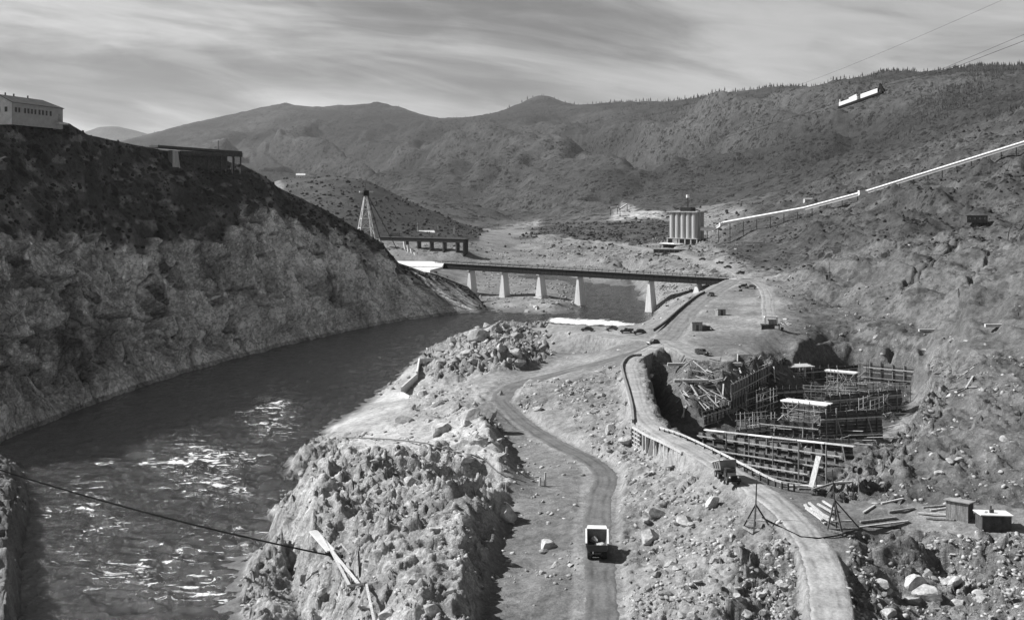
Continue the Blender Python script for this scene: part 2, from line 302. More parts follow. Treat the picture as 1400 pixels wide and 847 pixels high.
for k, (c, wd, al) in ROADL.items():
    xs, ys = XX[nearm], YY[nearm]; bd = np.full(xs.shape, 1e6); bz = np.zeros(xs.shape)
    for a, b in zip(c[:-1:2], c[2::2]):
        ab = b[:2] - a[:2]; t = np.clip(((xs - a[0]) * ab[0] + (ys - a[1]) * ab[1]) / max(ab @ ab, 1e-9), 0, 1)
        d = np.hypot(xs - a[0] - ab[0] * t, ys - a[1] - ab[1] * t) - wd / 2
        m = d < bd; bd = np.where(m, d, bd); bz = np.where(m, a[2] + (b[2] - a[2]) * t, bz)
    full = road_d[nearm]; m = bd < full
    full = np.where(m, bd, full); road_d[nearm] = full
    if k == 'high': m2 = m & (full > .12); full = np.where(m2, full * 3.2, full); road_d[nearm] = full
    rz = road_z[nearm]; road_z[nearm] = np.where(m, bz, rz)
onroad = 1 - sstep(.35, 1.6, road_d)
# relief
x, y = XX.astype(np.float32), YY.astype(np.float32)
land = sstep(-.6, .8, ZZ)
n1 = fbm(x * .035, y * .035, 4, 1); n2 = fbm(x * .16, y * .16, 5, 2, .55)
wx = x + 1.2 * perlin(x * .3, y * .3, 71); wy = y + 1.2 * perlin(x * .3, y * .3, 72)
fa, fb, fv = worley((wx * .82 + wy * .57) * .30, (wy * .82 - wx * .57) * .66, 3); fc1 = worley.facet; fa2, fb2, fv2 = worley((wx * .9 - wy * .43) * .75, (wy * .9 + wx * .43) * 1.25, 4); fc2 = worley.facet
stone = fc1 * 1.5
stone2 = fc2 * .75
fa3, fb3, fv3 = worley(wx * 2.1, wy * 2.1, 6); stone3 = worley.facet * .42
var = sstep(-.35, .35, fbm(x * .06, y * .06, 3, 77))
D = n2 * .22 * land + n1 * .35 * land
D += (spit * (1 - np.clip(sand, 0, 1)) * (.35 * n2 + .5 * stone2 + .35 * stone * var) + hump * ((.3 + .7 * var) * stone + (.12 + .22 * var) * stone2 + .3 * stone3 * (YY < 300) + .8 * n2 + 3.2 * n1 - .3)) * land
D += bould * (1.2 * stone + .6 * stone2) * land
butt = ((PX < 75) & (YY < 262) & (ZZ > .4)).astype(np.float32); butt = blur(butt, 3)
D += butt * (.8 * stone + .4 * stone2 + .9 * n2 + 1.6 * n1)
D += rubble * ((.1 + .3 * var) * stone + .35 * stone2 + .3 * stone3 * (YY < 300) + .4 * n2 + .6 * n1)
D += dig * (.5 * stone + .35 * stone2 + .4 * n2)
D += hillR * (n1 * 2.2 + (ridged(x * .034 + y * .020, y * .012 - x * .008, 4, 21) - .8) * 4.6 + .5 * n2) * sstep(14, 22, ZZ)
D += pit * (.9 * n2 + .35 * stone * sstep(4, 8, ZZ))
rimR = zone([(1112, 672), (1150, 645), (1182, 612), (1228, 588), (1262, 530), (1268, 480), (1305, 478), (1296, 560), (1246, 622), (1196, 655), (1160, 684)], 3, ymin=150, ymax=330)
D += rimR * (.9 * stone + .55 * stone2 + .5 * n2 - .55)
slopeR = zone([(1150, 675), (1195, 622), (1235, 592), (1285, 500), (1440, 470), (1440, 690), (1300, 690)], 9, ymax=330)
D += slopeR * (.55 * n2 + .8 * n1 + (ridged(x * .16 + y * .03, y * .045 - x * .03, 4, 35) - .8) * .9 + .4 * stone * var + .25 * stone2 - .45)
qb = (ZZ + 2.2 * n1 + 1.2 * fbm(x * .05, y * .05, 3, 37)) / 5.5; fr_ = qb - np.floor(qb)
D += hillR * sstep(570, 480, YY) * .62 * 5.5 * (sstep(.52, .95, fr_) - fr_) + hillR * sstep(600, 400, YY) * (.35 * stone * var + .3 * stone2)
hillF = (1 - .88 * sstep(1000, 1120, YY) * sstep(760, 700, PX)) * sstep(430, 620, YY) * (1 - mtn) * sstep(2, 12, ZZ)
D += hillF * (n1 * 2.5 + fbm(x * .012, y * .012, 4, 31) * 5 * sstep(20, 50, ZZ) + (ridged(x * .018, y * .008, 4, 33) - .8) * 5 * sstep(24, 50, ZZ))
rel = np.clip(ZZ - 22, 0, 500)
wx = x + 260 * fbm(x * .0012, y * .0012, 3, 41); wy = y + 260 * fbm(x * .0012 + 9, y * .0012, 3, 42)
def billow(x, y, o, s, r=.5):
    t = 0; k = 1
    for i in range(o):
        t = t + k * np.sqrt(perlin(x * 2 ** i, y * 2 ** i, s + i) ** 2 + .004); k *= r
    return t
sx = wx + .35 * (wy - 3000)
gul = billow(sx * .00185, wy * .00042, 4, 45, .43)
gul2 = billow(sx * .0075, wy * .0042, 3, 55, .5)
crestY = np.interp(PX, [c[0] for c in crest], [c[2] for c in crest])
nearcrest = sstep(.36, .03, 1 - YY / crestY)
front = sstep(1350, 2300, YY) * (1 - nearcrest) * (YY < 9000) * (.25 + .75 * sstep(230, 400, PX))
D += front * (.62 + .38 * sstep(40, 240, rel)) * ((gul - .55) * 370 * np.clip(YY / 3600, .35, 1.15) + (gul2 - .45) * 40 * np.clip(YY / 4000, .35, 1))
D += nearcrest * mtn * (YY < 9000) * (gul2 - .5) * 9
CONV = [Py(*q) for q in ((958, 315, 905), (989, 307.5, 893), (1100, 287.5, 872), (1183, 265.5, 850), (1400, 198, 800), (1520, 160, 770))]
D *= (1 - onroad)
ZZ = ZZ + D
for p_, q_ in zip(CONV[:-1], CONV[1:]):                # the conveyor's bench stays clear below it
    p_ = np.array(p_); q_ = np.array(q_); ab = q_[:2] - p_[:2]; t_ = np.clip(((XX - p_[0]) * ab[0] + (YY - p_[1]) * ab[1]) / (ab @ ab), 0, 1)
    d_ = np.hypot(XX - p_[0] - ab[0] * t_, YY - p_[1] - ab[1] * t_); lim = p_[2] + (q_[2] - p_[2]) * t_ - 3 + np.maximum(d_ - 12, 0) * .7
    ZZ = np.where((d_ < 60) & (YY < 1000), np.minimum(ZZ, lim), ZZ)
ZZ = np.where(YY > 1400, np.maximum(ZZ, 3 + .5 * perlin(x * .02, y * .02, 5)), ZZ)
# river bed stays under water
edge = bil(ZC, gu(XX, YY), gv(YY))
ZZ = np.where((edge < -.8) & (YY < 1100), np.minimum(ZZ, -.8), ZZ)
ZZ = ZZ + onroad * (road_z - .06 - ZZ)
ZF = ZZ
PX, PY = project(XX, YY, ZZ)
lnY = np.log(YR)
def zat(X, Y):
    i = (X / Y - UC[0]) / (UC[-1] - UC[0]) * (UN - 1); j = np.interp(math.log(Y), lnY, np.arange(len(YR)))
    return float(bil(ZF, np.array(i), np.array(j)))
PYn = PY[:NEAR + 200]
def ground(px, py, ymin=0, ymax=1e9):                # first ground met along a line of sight
    i = ((px - CX) / F - UC[0]) / (UC[-1] - UC[0]) * (UN - 1); i0 = int(min(max(i, 0), UN - 2)); f = i - i0
    cz = PY[:, i0] * (1 - f) + PY[:, i0 + 1] * f
    k = np.nonzero((cz <= py) & (YR > ymin) & (YR < ymax))[0]
    if len(k) == 0: return None
    Y = YR[k[0]]; X = (px - CX) / F * Y
    return Vector((X, Y, zat(X, Y)))

for (p1_, p2_, wd_, dp_) in (((1314, 326), (1241, 391), 2.2, 2.2), ((1378, 322), (1310, 395), .9, .9)):   # trenches down the right slope
    e1, e2 = ground(*p1_, 200), ground(*p2_, 200); ab = np.array([e2.x - e1.x, e2.y - e1.y]); jj = (YR > 250) & (YR < 900)
    t_ = np.clip(((XX[jj] - e1.x) * ab[0] + (YY[jj] - e1.y) * ab[1]) / (ab @ ab), 0, 1); d_ = np.hypot(XX[jj] - e1.x - ab[0] * t_, YY[jj] - e1.y - ab[1] * t_)
    ZF[jj] -= dp_ * sstep(wd_ * 1.3, wd_ * .5, d_)
# ------------------------------------------------------------------ materials
MATS = {}
def grey(v): return (v, v, v, 1)
class NT:
    def __init__(s, m): s.t = m.node_tree
    def n(s, ty, **kw):
        n = s.t.nodes.new(ty)
        for k, v in kw.items(): setattr(n, k, v)
        return n
    def set(s, sock, v):
        if isinstance(v, (int, float)): sock.default_value = v
        elif isinstance(v, tuple): sock.default_value = v
        else: s.t.links.new(v, sock)
    def m(s, op, a, b=0.0, c=None):
        n = s.n('ShaderNodeMath', operation=op); s.set(n.inputs[0], a); s.set(n.inputs[1], b)
        if c is not None: s.set(n.inputs[2], c)
        return n.outputs[0]
    def noise(s, vec, scale, detail=4, rough=.55, dist=0):
        n = s.n('ShaderNodeTexNoise'); s.set(n.inputs['Vector'], vec); n.inputs['Scale'].default_value = scale
        n.inputs['Detail'].default_value = detail; n.inputs['Roughness'].default_value = rough; n.inputs['Distortion'].default_value = dist
        return n.outputs[0]
    def vor(s, vec, scale, out='Distance', feature='F1'):
        n = s.n('ShaderNodeTexVoronoi', feature=feature); s.set(n.inputs['Vector'], vec); n.inputs['Scale'].default_value = scale
        return n.outputs[out]
    def rng(s, v, a, b, c=0.0, d=1.0):
        n = s.n('ShaderNodeMapRange', interpolation_type='SMOOTHSTEP'); s.set(n.inputs[0], v)
        for i, q in enumerate((a, b, c, d)): s.set(n.inputs[i + 1], q)
        return n.outputs[0]
    def attr(s, name): return s.n('ShaderNodeAttribute', attribute_name=name).outputs['Fac']
def base(name, rough=.9, spec=.2):
    m = bpy.data.materials.new(name); m.use_nodes = True
    q = NT(m); b = m.node_tree.nodes['Principled BSDF']
    b.inputs['Roughness'].default_value = rough; b.inputs['Specular IOR Level'].default_value = spec
    MATS[name] = m; return m, q, b
def simple(name, v, rough=.8, var=.25, scale=1.2, bump=.0, spec=.25, metal=0, streak=False):
    m, q, b = base(name, rough, spec); b.inputs['Metallic'].default_value = metal
    tc = q.n('ShaderNodeTexCoord').outputs['Object']
    if streak:
        mp = q.n('ShaderNodeMapping'); mp.inputs['Scale'].default_value = (3, 3, .35); q.set(mp.inputs[0], tc); vec = mp.outputs[0]
    else: vec = tc
    a = q.noise(vec, scale, 5, .62); c = q.noise(tc, scale * 7, 3)
    f = q.m('MULTIPLY', q.rng(a, .3, .7, 1 - var, 1 + var * .6), q.rng(c, .3, .7, 1 - var * .5, 1 + var * .4))
    oi = q.n('ShaderNodeObjectInfo').outputs['Random']
    f = q.m('MULTIPLY', f, q.m('MULTIPLY_ADD', oi, var * .6, 1 - var * .3))
    v_ = q.m('MULTIPLY', f, v); q.set(b.inputs['Base Color'], v_)
    if bump:
        bp = q.n('ShaderNodeBump'); bp.inputs['Strength'].default_value = bump; bp.inputs['Distance'].default_value = .05
        q.set(bp.inputs['Height'], c); q.set(b.inputs['Normal'], bp.outputs[0])
    return m
timber = simple('weathered_timber', .26, .85, .45, 1.5, .3, streak=True)
timber_pale = simple('fresh_timber', .50, .8, .3, 1.5, .3, streak=True)
timber_dark = simple('dark_timber', .075, .9, .4, 1.2, .3)
white_paint = simple('white_paint', .78, .6, .14, .6)
white_metal = simple('pale_sheet_metal', .72, .5, .15, .3)
concrete = simple('concrete', .42, .9, .22, .5, .3, streak=True)
concrete_white = simple('pale_concrete', .66, .85, .14, .3, .2, streak=True)
steel_dark = simple('dark_steel', .018, .7, .3, .6, spec=.15)
roof_dark = simple('dark_roofing', .07, .85, .25, .7)
roof_grey = simple('tar_paper_roof', .3, .85, .3, .9)
glass = simple('window_glass', .02, .15, .1, 1, spec=.5)
rubber = simple('rubber_tyre', .03, .85, .2, 2)
paint_dark = simple('dark_vehicle_paint', .05, .35, .15, 1, spec=.5)
paint_mid = simple('dusty_vehicle_paint', .2, .55, .3, 1, spec=.4)
cable_m = simple('black_cable', .006, .8, .1, 2, spec=.05)
rust = simple('rusty_steel', .12, .8, .35, 1)
foliage = simple('dark_foliage', .05, .95, .5, .5)
foliage_dry = simple('dry_scrub', .085, .95, .5, .5)
bark = simple('bark', .08, .95, .3, 2)

# rock for boulders
def rockmat(name, v):
    m, q, b = base(name, .92, .15)
    g = q.n('ShaderNodeTexCoord').outputs['Object']; oi = q.n('ShaderNodeObjectInfo').outputs['Random']
    a = q.noise(g, .9, 6, .65); c = q.noise(g, 4.5, 5, .7)
    f = q.m('MULTIPLY', q.rng(a, .3, .7, .62, 1.2), q.rng(c, .3, .75, .7, 1.2))
    f = q.m('MULTIPLY', f, q.m('MULTIPLY_ADD', oi, .55, .68))
    q.set(b.inputs['Base Color'], q.m('MULTIPLY', f, v))
    bp = q.n('ShaderNodeBump'); bp.inputs['Strength'].default_value = .8; bp.inputs['Distance'].default_value = .15
    q.set(bp.inputs['Height'], q.m('ADD', a, q.m('MULTIPLY', c, .4))); q.set(b.inputs['Normal'], bp.outputs[0]); return m
rock_m = rockmat('pale_rock', .43)

# ground: albedo comes per vertex from the survey zones, grain from noise
def groundmat(name, k=1.0, farland=False):
    m, q, b = base(name, .95, .08)
    g = q.n('ShaderNodeNewGeometry').outputs['Position']
    alb = q.attr('albedo'); st = q.m('MULTIPLY', q.attr('stony'), q.rng(q.noise(g, .14, 4, .6), .44, .62)); veg = q.attr('scrub')
    s = 1.0 if not farland else .06
    nv0 = q.n('ShaderNodeTexNoise'); q.set(nv0.inputs['Vector'], g); nv0.inputs['Scale'].default_value = .3; nv0.inputs['Detail'].default_value = 4
    sm0 = q.n('ShaderNodeVectorMath', operation='SCALE'); q.set(sm0.inputs[0], nv0.outputs['Color']); sm0.inputs['Scale'].default_value = 5.0
    ad0 = q.n('ShaderNodeVectorMath', operation='ADD'); q.set(ad0.inputs[0], g); q.set(ad0.inputs[1], sm0.outputs[0]); wv0 = ad0.outputs[0]
    a = q.noise(g, .055 * s, 6, .6); c = q.noise(g, .6 * s, 6, .68); d = q.noise(g, 3.2 * s, 4, .7)
    f = q.m('MULTIPLY', q.rng(a, .3, .7, .72, 1.22), q.m('MULTIPLY', q.rng(c, .25, .75, .62, 1.34), q.rng(d, .25, .75, .72, 1.25)))
    rk = q.attr('rocky'); vcr = q.vor(wv0, .11, 'Distance', 'DISTANCE_TO_EDGE'); vcr2 = q.vor(wv0, .42, 'Distance', 'DISTANCE_TO_EDGE')
    rr_ = q.m('MULTIPLY', q.rng(q.noise(g, .9, 8, .78), .34, .66, .55, 1.45), q.m('MULTIPLY', q.rng(vcr, 0.0, .035, .5, 1.0), q.rng(vcr2, 0.0, .06, .72, 1.0)))
    f = q.m('MULTIPLY', f, q.m('MULTIPLY_ADD', rk, q.m('SUBTRACT', rr_, 1.0), 1.0))
    # loose stones: cells of their own brightness
    vd = q.vor(g, 1.5 * s); vc = q.vor(g, 1.5 * s, 'Color'); vb = q.n('ShaderNodeRGBToBW'); q.set(vb.inputs[0], vc)
    vd2 = q.vor(g, 4.2 * s); vc2 = q.vor(g, 4.2 * s, 'Color'); vb2 = q.n('ShaderNodeRGBToBW'); q.set(vb2.inputs[0], vc2)
    pick = q.m('MULTIPLY', q.rng(vb.outputs[0], .58, .7), q.rng(vd, .34, .22)); pick2 = q.m('MULTIPLY', q.rng(vb2.outputs[0], .5, .6), q.rng(vd2, .4, .25))
    stn = q.m('MULTIPLY', q.m('MAXIMUM', pick, pick2), st)
    f = q.m('MULTIPLY_ADD', stn, .55, f)
    # scrub: dark dots of brush
    sc = .16 if not farland else .055
    wv = q.n('ShaderNodeVectorMath', operation='ADD'); 
    nv = q.n('ShaderNodeTexNoise'); q.set(nv.inputs['Vector'], g); nv.inputs['Scale'].default_value = sc * 3
    sm = q.n('ShaderNodeVectorMath', operation='SCALE'); q.set(sm.inputs[0], nv.outputs['Color']); sm.inputs['Scale'].default_value = 1.4 / sc * .35
    q.set(wv.inputs[0], g); q.set(wv.inputs[1], sm.outputs[0])
    bd = q.vor(wv.outputs[0], sc); bd2 = q.vor(wv.outputs[0], sc * 2.3)
    brush = q.m('MAXIMUM', q.rng(bd, .42, .24), q.m('MULTIPLY', q.rng(bd2, .4, .25), .8))
    brush = q.m('MULTIPLY', brush, q.m('MULTIPLY', veg, q.rng(q.noise(g, sc * .35, 4), .38, .58)))
    al = q.m('MULTIPLY', q.m('MULTIPLY', alb, f), q.m('SUBTRACT', 1.0, q.m('MULTIPLY', brush, .72 if not farland else .85)))
    q.set(b.inputs['Base Color'], al)
    h = q.m('ADD', q.m('MULTIPLY', c, .5), q.m('ADD', q.m('MULTIPLY', d, .18), q.m('MULTIPLY', stn, .28)))
    h = q.m('MULTIPLY_ADD', brush, .9, h); h = q.m('MULTIPLY_ADD', q.m('MULTIPLY', rk, rr_), .9, h)
    bp = q.n('ShaderNodeBump'); bp.inputs['Strength'].default_value = .75; bp.inputs['Distance'].default_value = .7 if not farland else 9
    q.set(bp.inputs['Height'], h); q.set(b.inputs['Normal'], bp.outputs[0]); return m
ground_m = groundmat('earth_and_rock'); mount_m = groundmat('mountain_chaparral', farland=True)

def grid_mesh(name, X, Y, Z, mat, attrs=None, smooth=True, kind='structure'):
    r, c = X.shape
    me = bpy.data.meshes.new(name)
    co = np.stack([X, Y, Z], -1).reshape(-1, 3).astype(np.float32)
    idx = np.arange(r * c, dtype=np.int32).reshape(r, c)
    f = np.stack([idx[:-1, :-1], idx[:-1, 1:], idx[1:, 1:], idx[1:, :-1]], -1).reshape(-1, 4)
    me.vertices.add(len(co)); me.vertices.foreach_set('co', co.ravel())
    me.loops.add(f.size); me.loops.foreach_set('vertex_index', f.ravel())
    me.polygons.add(len(f)); me.polygons.foreach_set('loop_start', np.arange(0, f.size, 4, dtype=np.int32))
    if smooth: me.polygons.foreach_set('use_smooth', np.ones(len(f), bool))
    for k, v in (attrs or {}).items():
        at = me.attributes.new(k, 'FLOAT', 'POINT'); at.data.foreach_set('value', np.ascontiguousarray(v, np.float32).ravel())
    me.update(calc_edges=True); me.materials.append(mat)
    o = bpy.data.objects.new(name, me); col.objects.link(o)
    if kind: o['kind'] = kind
    return o

# ---- albedo of the zones
slope = np.zeros_like(ZF); gy, gx = np.gradient(ZF); dy_, _ = np.gradient(YY); _, dx_ = np.gradient(XX)
slope = np.hypot(gy / np.maximum(dy_, .01), gx / np.maximum(dx_, .01))
A = np.full(XX.shape, .215)
A += .05 * n1
def mixin(m, v):
    global A
    A = A + np.clip(m, 0, 1) * (v - A)
mixin(spit, .33); mixin(hump, .39 + .10 * n2 + .06 * (fv2 - .5)); mixin(butt, .17); mixin(sand, .37); mixin(bould, .24); mixin(rubble, .225 + .05 * n1); mixin(vale, .165); mixin(dig, .22); mixin(pit, .08 + .10 * sstep(5, 9, ZF))  # pit floor: extra shade is put into its low albedo
emb = zone([(715, 450), (870, 462), (890, 470), (820, 482), (715, 480)], 2, ymax=460); mixin(emb, .2)
mixin(hillR, .082 + .04 * sstep(.2, -.3, n1) ); mixin(hillR * sstep(260, 330, PY) * sstep(.5, .9, slope), .14)
pale = zone([(1140, 372), (1230, 345), (1240, 370), (1190, 410), (1150, 420)], 4, ymin=300, ymax=700) + zone([(1050, 400), (1300, 330), (1420, 330), (1420, 480), (1260, 500), (1250, 440), (1150, 440)], 6, ymin=250, ymax=600) * .5
mixin(pale, .12)
mixin(zone([(960, 325), (1060, 290), (1200, 268), (1420, 200), (1420, 310), (1250, 312), (1130, 345), (1080, 372), (1030, 365)], 6, ymin=480, ymax=1100), .065)
mixin(slopeR, .14 + .05 * n2); mixin(rimR, .24 + .08 * n2)
fb_ = sstep(560, 700, YY) * (1 - far); mixin(sstep(520, 640, YY) * sstep(970, 1040, PX + 2 * jx) * (1 - mtn), .062 + .03 * sstep(.2, -.3, n1)); mixin(fb_ * (1 - sstep(940, 1010, PX + 3 * jx)), .18)
mixin(zone([(700, 325), (760, 305), (930, 300), (935, 335), (850, 332), (760, 322)], 3, ymin=950), .075)
mixin(zone([(380, 230), (650, 230), (660, 330), (380, 330)], 2, ymin=900, ymax=1480), .05 + .03 * sstep(520, 420, PX))
mixin(mtn, .036 + .02 * sstep(.0, .5, fbm(x * .0011, y * .0011, 4, 61)) + .02 * sstep(.4, .9, gul))
lowf = mtn * sstep(140, 30, ZF); mixin(lowf * .7, .065)
mixin(zone([(835, 290), (850, 280), (905, 290), (900, 300), (840, 302)], 2, ymin=1300), .33); mixin(zone([(690, 305), (745, 300), (740, 312), (650, 316)], 2, ymin=1300), .24)
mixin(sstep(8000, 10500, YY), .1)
mixin(sstep(1.2, .1, ZF) * (YY < 1100) * sstep(-2, -.2, ZF), .13)     # wet margin
rc = np.where(onroad > 0, .25, 0); mixin(onroad * .7, .25)
stony = np.clip(rubble * .9 + dig + vale * .5 + spit * .5 * (1 - np.clip(sand, 0, 1)) + .3 * (YY < 520) + .5 * slopeR, 0, 1) * (1 - onroad) * (1 - sstep(450, 900, YY))
scrub = np.clip(hillR * .7 * (1 - .6 * np.clip(pale, 0, 1)) + hillF + mtn, 0, 1) * (1 - onroad)
rocky = np.clip(.7 * pit * sstep(5, 9, ZF) + .6 * dig + .5 * hump + .35 * slopeR + .8 * rimR, 0, 1) * (1 - onroad)
at = dict(albedo=A, stony=stony, scrub=scrub, rocky=rocky)
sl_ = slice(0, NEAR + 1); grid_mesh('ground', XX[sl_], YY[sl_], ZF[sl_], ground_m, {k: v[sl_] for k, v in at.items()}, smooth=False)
mj = np.unique(np.concatenate([np.arange(0, UN, 2), [UN - 1]])); mj = np.arange(UN)
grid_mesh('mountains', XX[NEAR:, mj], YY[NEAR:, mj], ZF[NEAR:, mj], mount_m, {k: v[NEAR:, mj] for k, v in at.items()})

# ---- road ribbons
def roadmat(name, v):
    m, q, b = base(name, .95, .08); g = q.n('ShaderNodeNewGeometry').outputs['Position']
    rut = q.attr('rut'); a = q.noise(g, .25, 5, .6); c = q.noise(g, 2.2, 5, .65)
    f = q.m('MULTIPLY', q.rng(a, .3, .7, .78, 1.16), q.rng(c, .3, .7, .82, 1.15))
    f = q.m('MULTIPLY', f, q.m('MULTIPLY_ADD', rut, -.42, 1.1)); q.set(b.inputs['Base Color'], q.m('MULTIPLY', f, v))
    bp = q.n('ShaderNodeBump'); bp.inputs['Strength'].default_value = .5; bp.inputs['Distance'].default_value = .2
    q.set(bp.inputs['Height'], c); q.set(b.inputs['Normal'], bp.outputs[0]); return m
lift = .02
for k, (c, wd, al) in ROADL.items():
    lift += .012
    c2 = catmull([Pz(*q) for q in ROADS[k][0]], 40); t = np.gradient(c2[:, :2], axis=0); t /= np.linalg.norm(t, axis=1)[:, None]
    nrm = np.stack([t[:, 1], -t[:, 0]], 1); q = np.linspace(-.5, .5, 25)
    wob = 1 + .10 * perlin(c2[:, 1] * .12, c2[:, 0] * .12, 8) + .07 * perlin(c2[:, 1] * .9, c2[:, 0] * .9, 9)
    Xr = c2[:, :1] + nrm[:, :1] * q[None] * wd * wob[:, None]; Yr = c2[:, 1:2] + nrm[:, 1:] * q[None] * wd * wob[:, None]
    sl_n = np.linspace(0, 1, len(c2))[:, None] * len(c2) * .06; ruts = 0
    for c0, a0, w0 in ((-.24, 1, .06), (.21, 1, .065), (-.06, .45, .04), (.34, .4, .04), (-.36, .35, .035)):
        ruts = ruts + a0 * np.exp(-((q[None] - c0 - .07 * perlin(sl_n + 9 * c0, sl_n * 0 + 31 * c0, 14)) / w0) ** 2) * (.6 + .7 * perlin(Xr * .3, Yr * .3, 12 + int(abs(c0) * 30)))
    ruts = np.clip(ruts, 0, 1.2)
    Zr = c2[:, 2:3] + lift - .07 * ruts - .16 * sstep(.36 + .09 * perlin(Xr * .8, Yr * .8, 17), .5, np.abs(q)[None]) + .03 * perlin(Xr * 1.5, Yr * 1.5, 18)
    grid_mesh('road', Xr, Yr, Zr, roadmat('road_dirt_' + k, al), dict(rut=ruts))

# ---- left hill: a lofted slope with its cliff
COLS = [(-264, [(None, 210, -3), (None, 211, .3), (None, 222, 16), (None, 235, 32), (None, 255, 46), (None, 290, 58)]),  # unseen end of the hill, its height shaped for where its shadow falls
        (-117, [(None, 235, -3), (None, 236, .3), (None, 246, 19), (None, 258, 37), (None, 280, 56), (None, 315, 78)])]
for px, wy_, a, b, c, d in [(0, 605, (470, 283), (330, 303), (250, 320), (157, 340)), (60, 580, (470, 302), (330, 325), (250, 345), (160, 358)), (95, 566, (465, 315), (325, 341), (240, 360), (169, 370)), (120, 555, (460, 327), (320, 354), (245, 370), (184, 384)), (160, 541, (440, 345), (310, 375), (245, 395), (193, 408)),
        (240, 514, (420, 385), (300, 412), (245, 430), (208, 445)), (330, 488, (400, 425), (275, 450), (248, 465), (225, 480)), (362, 480, (400, 440), (285, 465), (262, 480), (242, 490)), (380, 474, (400, 448), (300, 475), (275, 488), (256, 497)), (440, 461, (390, 482), (318, 505), (298, 513), (284, 522)),
        (500, 447.5, (392, 515), (338, 535), (326, 541), (319, 548)), (522, 443, (395, 526), (350, 544), (338, 552), (332, 560)), (545, 439, (400, 538), (376, 552), (366, 560), (361, 567)), (600, 432, (408, 553), (392, 568), (383, 577), (379, 586)), (640, 428, (418, 562), (408, 575), (401, 588), (396, 600)), (668, 427, (425, 562), (424, 575), (423, 585), (422, 600))]:
    Yw = 90000 / (wy_ - HZ)
    COLS.append((px, [(None, Yw - 3, -3), (None, Yw, .2)] + [(None, q[1], HC - (q[0] - HZ) / F * q[1]) for q in (a, b, c, d)]))
cpx = np.array([c[0] for c in COLS], float)
prof = []
for px, pts in COLS:
    r = [(p_[1], p_[2]) for p_ in pts]; yl, zl = r[-1]
    r += [(yl + 45, zl - 2.2), (yl + 90, zl - 6 - max(0, (560 - px) * 0) ), (yl + 150, zl - 22)]
    prof.append(r)
prof = np.array(prof)
pu = np.linspace(cpx[0], cpx[-1], 720)
tt = np.concatenate([np.linspace(0, 1, 6, endpoint=False), np.linspace(1, 5, 190, endpoint=False), np.linspace(5, 8, 26)])
kk = np.arange(prof.shape[1])
Pint = np.stack([np.stack([np.interp(pu, cpx, prof[:, j, k]) for k in (0, 1)], -1) for j in range(prof.shape[1])], 0)   # k x cols x 2
j0 = np.clip(tt.astype(int), 0, prof.shape[1] - 2); ft = (tt - j0)[:, None, None]
LP = Pint[j0] * (1 - ft) + Pint[j0 + 1] * ft
LY, LZ = LP[..., 0], LP[..., 1]; LX = (pu[None] - CX) / F * LY
lpx, lpy = project(LX, LY, LZ)
al_ = (LX * .33 + LY * .94).astype(np.float32); zz_ = LZ.astype(np.float32)
wa = al_ + 5 * fbm(al_ * .04, zz_ * .04, 3, 81); wz = zz_ + 5 * fbm(al_ * .04 + 7, zz_ * .04, 3, 82)
crack = ridged(wa * .05 + wz * .025, wz * .03 - wa * .02, 5, 85, .55)
f1, f2, fvv = worley(wa * .10 + wz * .05, wz * .13 - wa * .04, 86); fcA = worley.facet; f1b, f2b, fvb = worley(wa * .30, wz * .26 + wa * .1, 87); fcB = worley.facet; worley(wa * .042 + wz * .02, wz * .05, 88); fcC = worley.facet
big = fbm(al_ * .018, zz_ * .022, 4, 91)
top_line = np.interp(lpx, [-300, 0, 60, 110, 200, 270, 315, 328, 345, 380, 440, 500, 560, 640, 670], [330, 335, 322, 318, 345, 322, 325, 274, 280, 297, 322, 343, 374, 408, 430])
cl = sstep(-6, 10, lpy + 26 * fbm(al_ * .07, zz_ * .06, 5, 93, .6) - top_line) * (tt < 5.2)[:, None]
CRK = [[(-20, 352), (40, 378), (100, 392), (140, 424), (200, 452), (240, 478)], [(252, 352), (268, 392), (292, 425), (318, 455), (342, 486)], [(318, 300), (338, 332), (352, 350), (385, 385), (402, 425)], [(425, 302), (440, 340), (452, 378), (470, 408)], [(386, 322), (412, 342), (436, 350)], [(528, 340), (540, 372), (546, 408)], [(84, 345), (86, 380), (92, 420), (110, 480), (128, 545)], [(166, 372), (170, 408), (178, 432)], [(120, 330), (150, 365), (166, 392)], [(210, 392), (232, 420), (238, 465)], [(300, 395), (330, 400), (362, 430)], [(455, 330), (492, 352), (520, 384)], [(20, 430), (60, 470), (70, 540)], [(560, 385), (590, 395), (620, 418)], [(200, 345), (205, 375), (196, 400)], [(360, 292), (372, 318), (366, 345)]]
lw = 1.6 + .9 * fbm(al_ * .12, zz_ * .12, 3, 105); jpx = lpx + 5 * fbm(al_ * .10, zz_ * .10, 4, 106); jpy = lpy + 5 * fbm(al_ * .10 + 5, zz_ * .10, 4, 107); crk = np.zeros_like(lpx)
for pl in CRK:
    for (x1, y1), (x2, y2) in zip(pl[:-1], pl[1:]):
        t_ = np.clip(((jpx - x1) * (x2 - x1) + (jpy - y1) * (y2 - y1)) / ((x2 - x1) ** 2 + (y2 - y1) ** 2), 0, 1); crk = np.maximum(crk, np.exp(-((np.hypot(jpx - x1 - t_ * (x2 - x1), jpy - y1 - t_ * (y2 - y1))) / np.maximum(lw, .7)) ** 2))
dn = cl * (fcA * 4.6 + fcB * 2.0 + fcC * 7.0 + (crack - .9) * 2.0 + big * 2.5 - 2.2 * crk) + (1 - cl) * (big * 2.2 + fbm(al_ * .09, zz_ * .12, 5, 95) * 1.6)
env = sstep(1.0, 1.5, tt)[:, None] * (1 - sstep(4.2, 5, tt) * .85)[:, None] * (1 - .85 * sstep(490, 600, pu))[None]
